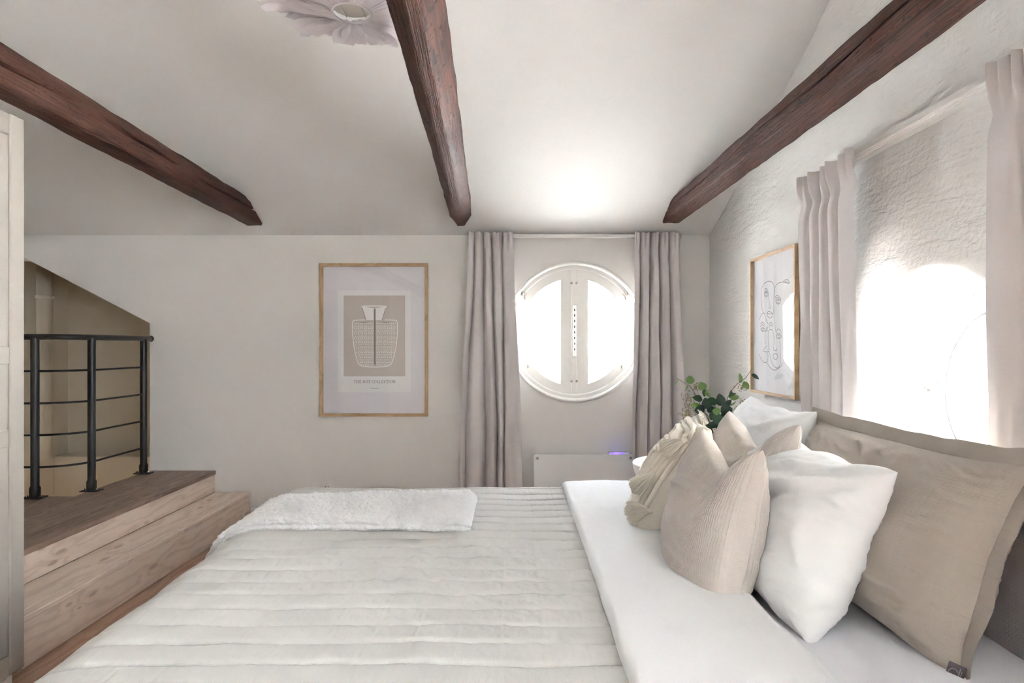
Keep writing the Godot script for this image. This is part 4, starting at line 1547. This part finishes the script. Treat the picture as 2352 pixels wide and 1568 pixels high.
func build_nightstand() -> void:
	var at := Vector3(0.84, 0, -3.1)
	var n := thing("nightstand", "round white pedestal nightstand with a bowl-shaped top", "nightstand", at)
	part(n, "top", lathe(PackedVector2Array([Vector2(0, 0.40), Vector2(0.05, 0.402), Vector2(0.10, 0.415), Vector2(0.15, 0.438), Vector2(0.19, 0.472), Vector2(0.22, 0.515), Vector2(0.236, 0.56), Vector2(0.24, 0.588), Vector2(0.2385, 0.594), Vector2(0.234, 0.596), Vector2(0, 0.596)]), 64), M.ceramic_white)
	part(n, "stem", lathe(rounded(PackedVector2Array([Vector2(0.0, 0.02), Vector2(0.06, 0.02), Vector2(0.05, 0.1), Vector2(0.045, 0.3), Vector2(0.06, 0.405), Vector2(0.0, 0.41)]), 4), 40), M.ceramic_white)
	part(n, "base", lathe(PackedVector2Array([Vector2(0, 0), Vector2(0.15, 0), Vector2(0.15, 0.012), Vector2(0.146, 0.018), Vector2(0.0, 0.024)]), 48), M.ceramic_white)

	var foot := Vector3(0.955, 0.596, -3.1)
	var v := thing("vase", "small pale clay vase holding the leafy branches", "vase", foot)
	part(v, "body", lathe(rounded(PackedVector2Array([Vector2(0, 0), Vector2(0.045, 0.0), Vector2(0.066, 0.05), Vector2(0.052, 0.105), Vector2(0.034, 0.135), Vector2(0.038, 0.148), Vector2(0.032, 0.146), Vector2(0.03, 0.12), Vector2(0.0, 0.10)]), 5), 40), M.vase_clay)

	# branches: eucalyptus and seeded twigs
	var p := thing("eucalyptus_branches", "branches with round green leaves and seed clusters in the clay vase", "plant", foot + Vector3(0, 0.02, 0))
	var origin := p.position
	var stems := [
		[Vector2(1640, 1010), Vector2(1625, 960), Vector2(1606, 925), Vector2(1588, 890), Vector2(1570, 878), Vector2(1556, 868), 3.05],
		[Vector2(1640, 1010), Vector2(1648, 950), Vector2(1632, 915), Vector2(1622, 892), 3.12],
		[Vector2(1641, 1010), Vector2(1660, 955), Vector2(1672, 912), Vector2(1690, 885), Vector2(1712, 868), Vector2(1726, 848), 3.14],
		[Vector2(1640, 1010), Vector2(1630, 970), Vector2(1622, 950), Vector2(1600, 955), 3.0],
		[Vector2(1641, 1010), Vector2(1655, 970), Vector2(1664, 945), Vector2(1676, 930), 3.02],
		[Vector2(1642, 1010), Vector2(1670, 985), Vector2(1695, 960), Vector2(1710, 935), 3.2],
		[Vector2(1640, 1010), Vector2(1610, 985), Vector2(1590, 965), Vector2(1576, 940), 3.16],
		[Vector2(1640, 1010), Vector2(1605, 990), Vector2(1585, 955), Vector2(1574, 905), 3.22]]
	var twigs := []
	for s: Array in stems:
		var path := PackedVector3Array([origin + Vector3(0, 0.02, 0)])
		var d: float = s[s.size() - 1]
		for i in s.size() - 1:
			path.append(see(s[i].x, s[i].y, lerpf(3.1, d, float(i) / (s.size() - 2))))
		for i in path.size():
			path[i] -= origin
		twigs.append(part(p, "branch", tube(smooth_path(path, 4), 0.0026, 0.0011, 6), M.twig))
	# leaf: pixel, depth, length in cm, direction of its tip in the picture, tilt, kind, branch
	var leaves := [
		[1585, 872, 3.06, 4.4, 95, 0.2, 2, 0, 0.95], [1577, 890, 3.04, 4.0, 262, 0.9, 2, 0, 0.5], [1556, 880, 3.05, 4.0, 215, 1.25, 3, 0, 0.5],
		[1613, 886, 3.10, 4.6, 125, 0.3, 2, 1, 0.9], [1632, 893, 3.11, 4.6, 10, 1.1, 3, 1, 0.6], [1618, 902, 3.10, 4.2, 255, 0.9, 1, 1, 0.6], [1626, 905, 3.08, 4.2, 300, 0.8, 2, 1, 0.6],
		[1700, 868, 3.14, 5.2, 88, 0.5, 2, 2, 0.6], [1735, 865, 3.15, 5.0, 340, 0.7, 0, 2, 0.6], [1714, 885, 3.13, 5.0, 300, 0.4, 2, 2, 0.6], [1678, 905, 3.12, 4.4, 70, 0.6, 1, 2, 0.8], [1688, 912, 3.10, 5.0, 350, 0.5, 2, 2, 0.7], [1683, 906, 3.1, 4.0, 40, 1.0, 1, 2, 0.6],
		[1622, 926, 3.02, 5.6, 100, 0.15, 0, 3, 1.0], [1607, 941, 2.99, 5.2, 190, 0.1, 0, 3, 0.95], [1602, 915, 3.04, 5.0, 160, 0.6, 1, 0, 0.8], [1636, 922, 3.04, 5.4, 320, 0.3, 1, 3, 0.8], [1598, 932, 3.05, 4.6, 150, 0.6, 2, 3, 0.8],
		[1654, 918, 3.02, 6.2, 95, 0.2, 0, 4, 0.85], [1669, 942, 3.0, 6.2, 15, 0.25, 0, 4, 1.0], [1645, 944, 2.98, 3.8, 170, 0.1, 2, 4, 1.0], [1648, 962, 2.98, 5.6, 260, 0.4, 1, 4, 0.9], [1666, 956, 3.01, 5.0, 300, 0.4, 0, 4, 0.9], [1672, 925, 3.05, 5.0, 30, 0.5, 0, 4, 0.8], [1684, 926, 3.07, 4.2, 15, 0.9, 2, 4, 0.6],
		[1634, 940, 3.05, 4.6, 330, 0.4, 0, 3, 0.9], [1637, 974, 3.02, 5.0, 190, 0.5, 0, 4, 0.9], [1652, 975, 3.0, 5.0, 350, 0.5, 0, 4, 0.9], [1626, 984, 3.08, 5.0, 230, 0.6, 1, 6, 0.8], [1638, 955, 3.05, 5.0, 240, 0.4, 1, 4, 0.8], [1664, 972, 3.08, 5.0, 40, 0.6, 1, 5, 0.8]]
	var leaf_mesh := {}
	for lf: Array in leaves:
		var fat: float = lf[8]
		if not leaf_mesh.has(fat):
			leaf_mesh[fat] = grid(8, 10, func(u: float, v: float) -> Vector3:
				var s := u * 2.0 - 1.0
				var wd := fat * 0.5 * pow(sin(PI * pow(v, 0.8)), 0.72)
				return Vector3(s * wd, v - 0.5, 0.10 * absf(s) * wd * 2.0 - 0.16 * (v - 0.5) * (v - 0.5)))
		var ln: float = lf[3] / 100.0
		var o := part(twigs[lf[7]], "leaf", leaf_mesh[fat], M["leaf_%d" % lf[6]])
		var bs := Basis(Vector3(0, 0, 1), deg_to_rad(lf[4] - 90)) * Basis(Vector3.UP, lf[5] * (1.0 if int(lf[0]) % 2 == 0 else -1.0)) * Basis(Vector3.RIGHT, -0.3 * lf[5])
		o.transform = Transform3D(bs.scaled(Vector3.ONE * ln), see(lf[0], lf[1], lf[2]) - origin)
	# seed clusters
	var r := RandomNumberGenerator.new()
	r.seed = 23
	for c: Array in [[1578, 912, 3.16, 0.03], [1582, 945, 3.16, 0.035], [1588, 968, 3.14, 0.04], [1577, 955, 3.18, 0.025], [1592, 930, 3.18, 0.03], [1600, 972, 3.12, 0.035], [1600, 890, 3.1, 0.015], [1703, 888, 3.14, 0.022], [1702, 937, 3.2, 0.025], [1696, 948, 3.2, 0.025], [1710, 925, 3.2, 0.018], [1622, 996, 3.08, 0.03], [1600, 985, 3.1, 0.03]]:
		var st := begin()
		var mid := see(c[0], c[1], c[2]) - origin
		for k in 26:
			var q: Vector3 = mid + Vector3(r.randfn(), r.randfn(), r.randfn()) * c[3] * 0.55
			var dir := Vector3(r.randf_range(-1, 1), r.randf_range(0, 1), r.randf_range(-1, 1)).normalized() * 0.008
			add_tube(st, PackedVector3Array([q, q + dir * 0.35, q + dir * 0.7, q + dir]), 0.0012, 0.0026, 5)
			if k % 3 == 0:
				add_tube(st, PackedVector3Array([mid + Vector3(0, -c[3] * 0.6, 0), q]), 0.0007, 0.0005, 4)
		part(p, "seed_cluster", st.commit(), M.seed_bud).set_meta("kind", "stuff")


func dot(im: Image, cx: float, cy: float, r: float, c: Color) -> void:
	for y in range(maxi(0, int(cy - r - 1)), mini(im.get_height(), int(cy + r + 2))):
		for x in range(maxi(0, int(cx - r - 1)), mini(im.get_width(), int(cx + r + 2))):
			var cover := clampf(r + 0.5 - Vector2(x + 0.5 - cx, y + 0.5 - cy).length(), 0.0, 1.0)
			if cover > 0.0:
				im.set_pixel(x, y, im.get_pixel(x, y).lerp(c, cover * c.a))


func stroke(im: Image, pts: PackedVector2Array, r: float, c: Color) -> void:
	for i in pts.size() - 1:
		var n := maxi(1, int(pts[i].distance_to(pts[i + 1]) / maxf(0.6, r * 0.6)))
		for k in n:
			var p := pts[i].lerp(pts[i + 1], float(k) / n)
			dot(im, p.x, p.y, r, c)


func vase_print() -> ImageTexture:
	var w := 660
	var h := 920
	var im := Image.create(w, h, false, Image.FORMAT_RGBA8)
	im.fill(Color8(240, 239, 240))
	im.fill_rect(Rect2i(54, 45, 557, 731), Color8(198, 188, 180))
	var white := Color8(243, 241, 238)
	var grey := Color8(122, 114, 112)
	var o := Vector2(-297, -338) * Vector2(w / 655.0, h / 914.0)
	var sc := Vector2(w / 655.0, h / 914.0)
	# neck
	for y in range(480, 604):
		var t := (y - 480) / 124.0
		var x0 := lerpf(512, 552, t)
		var x1 := lerpf(736, 698, t)
		im.fill_rect(Rect2i(int(x0 * sc.x + o.x), int(y * sc.y + o.y), int((x1 - x0) * sc.x), 2), white)
	stroke(im, PackedVector2Array([Vector2(516, 492) * sc + o, Vector2(551, 602) * sc + o]), 2.2, grey)
	stroke(im, PackedVector2Array([Vector2(727, 500) * sc + o, Vector2(695, 602) * sc + o]), 2.2, grey)
	for i in 40:
		var t := i / 39.0
		dot(im, lerpf(512, 736, t) * sc.x + o.x, (478 - 6.0 * sin(t * PI)) * sc.y + o.y, 3.2, white)
		dot(im, lerpf(540, 706, t) * sc.x + o.x, (483 + 7.0 * sin(t * PI)) * sc.y + o.y, 2.0 * sin(t * PI) + 0.4, grey)
	# body: outline and rows of dots
	var r := RandomNumberGenerator.new()
	r.seed = 2
	var left := rounded(PackedVector2Array([Vector2(540, 602), Vector2(470, 604), Vector2(434, 616), Vector2(430, 700), Vector2(438, 800), Vector2(455, 900), Vector2(490, 1000), Vector2(560, 1022), Vector2(632, 1026)]), 14)
	for q in left:
		for s in [-1.0, 1.0]:
			dot(im, (632.0 + s * (632.0 - q.x)) * sc.x + o.x, q.y * sc.y + o.y, 4.6, white)
	var row := 0
	var y := 632.0
	while y < 1016:
		var big := row % 3 == 0
		var t := (y - 616.0) / 400.0
		var half := lerpf(196, 190, t) if t < 0.3 else 194.0 - 60.0 * pow((t - 0.3) / 0.7, 1.7)
		var step := 18.0 if big else 13.0
		var x := 20.0
		while x < half - 6:
			for s in [-1.0, 1.0]:
				dot(im, (632.0 + s * x + r.randf_range(-1.5, 1.5)) * sc.x + o.x, (y + r.randf_range(-1.5, 1.5)) * sc.y + o.y, 5.4 if big else 3.6, white)
			x += step
		y += 17.0 if big else 13.5
		row += 1
	for i in 46:
		for s in [-1.0, 1.0]:
			dot(im, (632.0 + s * 15.0) * sc.x + o.x, (508 + i * 11.0) * sc.y + o.y, 2.6, white)
	for i in 60:
		var t := i / 59.0
		for s in [-1.0, 1.0]:
			dot(im, (632.0 + s * lerpf(34, 160, t)) * sc.x + o.x, (619 + 6.0 * sin(t * PI)) * sc.y + o.y, 1.8 * sin(t * PI) + 0.3, grey)
	im.fill_rect(Rect2i(int(622 * sc.x + o.x), int(500 * sc.y + o.y), 16, int(504 * sc.y)), grey)
	return ImageTexture.create_from_image(im)


func face_print() -> ImageTexture:
	# four faces drawn with a few thin lines; u and v of each line, one after the other
	var lines := [[0.224,0.211,0.273,0.192,0.354,0.181,0.432,0.186,0.488,0.205,0.513,0.23,0.518,0.262],
	[0.224,0.211,0.202,0.241,0.197,0.298,0.219,0.366,0.252,0.409],
	[0.279,0.236,0.327,0.231,0.375,0.252],
	[0.268,0.253,0.314,0.247,0.367,0.26,0.385,0.273],
	[0.273,0.266,0.306,0.256,0.354,0.263,0.37,0.28,0.338,0.292,0.295,0.286,0.273,0.266],
	[0.3,0.265,0.327,0.262,0.349,0.275,0.327,0.283,0.3,0.276,0.3,0.265],
	[0.375,0.277,0.396,0.318,0.406,0.359,0.432,0.377,0.411,0.385,0.385,0.374],
	[0.343,0.413,0.38,0.403,0.417,0.408,0.478,0.424,0.458,0.448,0.406,0.452,0.354,0.434,0.343,0.413],
	[0.343,0.413,0.393,0.423,0.478,0.424],
	[0.845,0.224,0.818,0.206,0.749,0.202,0.726,0.212,0.818,0.229,0.845,0.224,0.703,0.212,0.607,0.214,0.546,0.229,0.521,0.263,0.508,0.349,0.513,0.428,0.533,0.508,0.558,0.564,0.583,0.611],
	[0.518,0.231,0.508,0.317,0.503,0.428],
	[0.538,0.307,0.583,0.297,0.636,0.313,0.67,0.331],
	[0.543,0.319,0.588,0.314,0.643,0.327,0.674,0.342],
	[0.548,0.335,0.583,0.326,0.636,0.334,0.66,0.351,0.622,0.361,0.573,0.355,0.548,0.335],
	[0.578,0.337,0.607,0.334,0.627,0.346,0.602,0.354,0.578,0.346,0.578,0.337],
	[0.146,0.46,0.191,0.427,0.246,0.411,0.284,0.42,0.327,0.469,0.37,0.495],
	[0.18,0.49,0.235,0.48,0.284,0.497],
	[0.18,0.511,0.235,0.498,0.284,0.513],
	[0.185,0.53,0.235,0.521,0.29,0.532,0.273,0.547,0.219,0.547,0.185,0.53],
	[0.213,0.532,0.246,0.529,0.257,0.541,0.224,0.544,0.213,0.532],
	[0.29,0.547,0.354,0.545,0.354,0.519,0.3,0.559,0.295,0.616,0.311,0.633,0.29,0.641],
	[0.327,0.661,0.273,0.682,0.257,0.7,0.385,0.701,0.396,0.673],
	[0.146,0.717,0.18,0.749,0.235,0.775,0.3,0.784,0.354,0.771,0.37,0.73,0.354,0.716],
	[0.37,0.584,0.38,0.552,0.427,0.539,0.478,0.548,0.508,0.586,0.513,0.634,0.508,0.658],
	[0.37,0.584,0.375,0.633,0.396,0.698,0.432,0.754,0.498,0.8,0.583,0.818,0.641,0.797,0.66,0.743,0.651,0.666,0.636,0.623],
	[0.385,0.504,0.432,0.487,0.483,0.506],
	[0.391,0.524,0.432,0.505,0.478,0.518],
	[0.508,0.666,0.498,0.681,0.533,0.694,0.573,0.689,0.568,0.673],
	[0.488,0.733,0.513,0.718,0.563,0.717,0.597,0.732,0.573,0.752,0.523,0.754,0.488,0.733],
	[0.568,0.556,0.607,0.539,0.655,0.55,0.679,0.573],
	[0.573,0.587,0.607,0.572,0.655,0.579,0.679,0.593,0.636,0.608,0.588,0.603,0.573,0.587],
	[0.602,0.586,0.631,0.582,0.651,0.592,0.627,0.6,0.602,0.586],
	[0.354,0.787,0.406,0.814,0.478,0.831,0.546,0.832,0.619,0.817,0.684,0.796,0.703,0.773]]
	var w := 520
	var h := 700
	var im := Image.create(w, h, false, Image.FORMAT_RGBA8)
	im.fill(Color8(240, 240, 243))
	for l: Array in lines:
		var pts := PackedVector2Array()
		for i in range(0, l.size(), 2):
			pts.append(Vector2(l[i] * w, l[i + 1] * h))
		stroke(im, rounded(pts, 10), 1.5, Color8(104, 104, 108, 215))
	return ImageTexture.create_from_image(im)


func printed(called: String, t: Texture2D) -> StandardMaterial3D:
	var m := paint(called, Color.WHITE, 0.75, 0.3)
	m.albedo_texture = t
	return m


func sheet_of_paper(s: Vector2) -> ArrayMesh:
	return grid(1, 1, func(u: float, v: float) -> Vector3: return Vector3((u - 0.5) * s.x, (0.5 - v) * s.y, 0))


func frame(parent: Node3D, s: Vector2, bar: float, deep: float, m: Material) -> void:
	# four mitred bars
	var o := s / 2.0
	var i := o - Vector2(bar, bar)
	var sides := [[Vector2(-o.x, o.y), Vector2(o.x, o.y), Vector2(i.x, i.y), Vector2(-i.x, i.y)], [Vector2(o.x, -o.y), Vector2(-o.x, -o.y), Vector2(-i.x, -i.y), Vector2(i.x, -i.y)], [Vector2(-o.x, -o.y), Vector2(-o.x, o.y), Vector2(-i.x, i.y), Vector2(-i.x, -i.y)], [Vector2(o.x, o.y), Vector2(o.x, -o.y), Vector2(i.x, -i.y), Vector2(i.x, i.y)]]
	for k in 4:
		var mesh := slab(PackedVector2Array(sides[k]), deep)
		# the grain follows each bar
		var a := mesh.surface_get_arrays(0)
		var uv: PackedVector2Array = a[Mesh.ARRAY_TEX_UV]
		var ps: PackedVector3Array = a[Mesh.ARRAY_VERTEX]
		for j in uv.size():
			uv[j] = Vector2(ps[j].x, ps[j].y * 8.0 + ps[j].z) if k < 2 else Vector2(ps[j].y, ps[j].x * 8.0 + ps[j].z)
		a[Mesh.ARRAY_TEX_UV] = uv
		var m2 := ArrayMesh.new()
		m2.add_surface_from_arrays(Mesh.PRIMITIVE_TRIANGLES, a)
		part(parent, "frame_bar", m2, m)


func lettering(parent: Node3D, called: String, text: String, cap: float, at: Vector3, m: Material) -> void:
	var f := SystemFont.new()
	f.font_names = PackedStringArray(["Droid Serif"])
	var t := TextMesh.new()
	t.text = text
	t.font = f
	t.font_size = 64
	t.pixel_size = cap / 46.0
	t.depth = 0.0004
	part(parent, called, t, m, at)


func build_pictures() -> void:
	paint("mount_white", Color8(232, 230, 236), 0.8, 0.3)
	paint("ink_grey", Color8(96, 92, 92), 0.8, 0.3)
	paint("backing", Color8(190, 170, 140), 0.9, 0.2)
	var a := thing("vase_picture", "large oak framed print of a dotted vase on the back wall", "picture", Vector3(-0.9465, 1.224, BACK + 0.001))
	frame(a, Vector2(0.732, 1.036), 0.021, 0.024, M.oak_frame)
	span(a, "backing_board", Vector3(-0.36, -0.512, 0.0), Vector3(0.36, 0.512, 0.004), M.backing, 0.0)
	span(a, "mount", Vector3(-0.352, -0.504, 0.004), Vector3(0.352, 0.504, 0.006), M.mount_white, 0.0)
	var poster := part(a, "poster", sheet_of_paper(Vector2(0.494, 0.689)), printed("vase_poster", vase_print()), Vector3(0.0, -0.01, 0.0075))
	lettering(poster, "title", "THE DOT COLLECTION", 0.0185, Vector3(0.004, -0.2735, 0.0006), M.ink_grey)
	for i in 9:
		part(poster, "fine_print", cbox(Vector3(0.0036, [0.0036, 0.0028, 0.0032][i % 3], 0.0004), 0.0001), M.ink_grey, Vector3(0.004 + (i - 4) * 0.0058, -0.318, 0.0004))
	span(a, "glazing", Vector3(-0.353, -0.505, 0.016), Vector3(0.353, 0.505, 0.018), M.picture_glass, 0.0)

	var b := thing("face_picture", "oak framed line drawing of faces on the rough plaster wall", "picture", Vector3(GABLE - 0.024, 1.291, -3.095), -PI / 2)
	frame(b, Vector2(0.538, 0.716), 0.013, 0.022, M.oak_frame)
	span(b, "backing_board", Vector3(-0.262, -0.352, 0.0), Vector3(0.262, 0.352, 0.004), M.backing, 0.0)
	part(b, "drawing", sheet_of_paper(Vector2(0.512, 0.69)), printed("face_drawing", face_print()), Vector3(0, 0, 0.0055))
	span(b, "glazing", Vector3(-0.257, -0.346, 0.014), Vector3(0.257, 0.346, 0.016), M.picture_glass, 0.0)


func build_wall_things() -> void:
	# the heater: a white glass panel
	var h := thing("panel_heater", "white glass panel heater on the wall below the round window", "heater", Vector3(0.470, 0.256, BACK))
	var poly := PackedVector2Array()
	for k in 4:
		var c: Vector2 = [Vector2(1, 1), Vector2(-1, 1), Vector2(-1, -1), Vector2(1, -1)][k] * Vector2(0.318, 0.184)
		for i in 7:
			var t := (k + i / 6.0) * PI / 2
			poly.append(c + Vector2(cos(t), sin(t)) * 0.018)
	part(h, "glass_panel", slab(poly, 0.006), M.heater_glass, Vector3(0, 0, 0.06))
	span(h, "casing", Vector3(-0.30, -0.16, 0.02), Vector3(0.30, 0.16, 0.06), M.white_plastic, 0.006)
	for x in [-0.2, 0.2]:
		span(h, "wall_bracket", Vector3(x - 0.02, -0.1, 0.0), Vector3(x + 0.02, 0.1, 0.02), M.white_plastic)
	for x in [-0.312, 0.312]:
		for y in [-0.178, 0.178]:
			part(h, "screw_cap", lathe(PackedVector2Array([Vector2(0, 0), Vector2(0.0095, 0), Vector2(0.0095, 0.003), Vector2(0.0075, 0.0045), Vector2(0, 0.0045)]), 24), M.chrome, Vector3(x, y, 0.066), Vector3(PI / 2, 0, 0))
	span(h, "control_box", Vector3(0.165, 0.15, 0.016), Vector3(0.305, 0.213, 0.046), M.white_plastic, 0.003)
	var dsp := part(h, "display", cbox(Vector3(0.10, 0.018, 0.002), 0.0005), M.display_glow, Vector3(0.225, 0.203, 0.047))
	var lamp := OmniLight3D.new()
	lamp.name = "display_light"
	lamp.light_color = Color8(130, 105, 240)
	lamp.light_energy = 0.00002
	lamp.light_size = 0.01
	lamp.omni_range = 8.0
	lamp.omni_attenuation = 2.0
	lamp.shadow_enabled = true
	dsp.add_child(lamp)
	lamp.position = Vector3(-0.005, 0.008, 0.01)

	var s := thing("wall_socket", "white wall socket with a square plate above the throw", "socket", Vector3(-1.269, 0.23, BACK))
	span(s, "plate", Vector3(-0.043, -0.043, 0.0), Vector3(0.043, 0.043, 0.009), M.white_plastic, 0.003)
	part(s, "well", ring(0.0195, 0.026, 0.005, 0.001), M.white_plastic, Vector3(0.002, 0, 0.008))
	part(s, "well_floor", lathe(PackedVector2Array([Vector2(0, 0), Vector2(0.0195, 0), Vector2(0.0195, 0.0006), Vector2(0, 0.0006)]), 32), M.white_plastic, Vector3(0.002, 0, 0.0086), Vector3(PI / 2, 0, 0))
	for x in [-0.0095, 0.0095]:
		part(s, "pin_hole", lathe(PackedVector2Array([Vector2(0, 0), Vector2(0.003, 0), Vector2(0.003, 0.0006), Vector2(0, 0.0006)]), 16), M.socket_grey, Vector3(x + 0.002, 0, 0.0093), Vector3(PI / 2, 0, 0))
	for y in [-0.018, 0.018]:
		part(s, "earth_clip", cbox(Vector3(0.006, 0.004, 0.004), 0.001), M.chrome, Vector3(0.002, y, 0.011))


func build_pendant() -> void:
	var at := Vector3(-0.498, 2.20, -1.9)
	var p := thing("pendant_lamp", "white pendant lamp of pleated paper petals above the ceiling beams", "lamp", at)
	part(p, "rim", tube(circle(0.0575, 0.0), 0.0035, -1.0, 8), M.lamp_paper)
	part(p, "diffuser", lathe(PackedVector2Array([Vector2(0, 0.02), Vector2(0.062, 0.02), Vector2(0.062, 0.024), Vector2(0, 0.024)]), 40), M.lamp_diffuser)
	for x in [-0.03, 0.03]:
		span(p, "diffuser_bar", Vector3(x - 0.0012, 0.014, -0.052), Vector3(x + 0.0012, 0.021, 0.052), M.rail_white, 0.0005)
	var r := RandomNumberGenerator.new()
	r.seed = 41
	for layer in 2:
		for k in 44:
			var a := TAU * (k + 0.5 * layer) / 44.0
			var reach := r.randf_range(0.20, 0.245) * (1.0 if layer == 0 else 0.86)
			var tw := r.randf_range(-0.5, 0.5)
			var rise := r.randf_range(0.05, 0.085) + layer * 0.03
			var petal := grid(4, 12, func(u: float, v: float) -> Vector3:
				var s := u * 2.0 - 1.0
				var rad := 0.058 + reach * v
				var wd := (0.006 + 0.026 * pow(sin(PI * minf(0.08 + v * 0.84, 1.0)), 0.7) * (0.35 + v))
				var y := rise * pow(v, 1.3) + 0.004 * layer + 0.010 * tw * s * v + 0.012 * (1.0 - absf(s)) * sin(v * PI) - 0.03 * pow(v, 5.0)
				var an := a + s * wd / rad * 0.9 + tw * 0.10 * v * v
				return Vector3(cos(an) * rad, y, sin(an) * rad))
			part(p, "petal", petal, M.lamp_paper)
	part(p, "socket", lathe(PackedVector2Array([Vector2(0, 0.024), Vector2(0.02, 0.024), Vector2(0.02, 0.10), Vector2(0.008, 0.12), Vector2(0, 0.12)]), 20), M.white_plastic)
	part(p, "cord", tube(PackedVector3Array([Vector3(0, 0.11, 0), Vector3(0, 0.4, 0), Vector3(0, 0.765, 0)]), 0.003, -1.0, 8), M.white_plastic)
	part(p, "ceiling_cup", lathe(PackedVector2Array([Vector2(0, 0.72), Vector2(0.045, 0.725), Vector2(0.05, 0.80), Vector2(0, 0.80)]), 24), M.white_plastic)


func circle(rad: float, y: float) -> PackedVector3Array:
	var p := PackedVector3Array()
	for i in 49:
		p.append(Vector3(cos(TAU * i / 48.0) * rad, y, sin(TAU * i / 48.0) * rad))
	return p
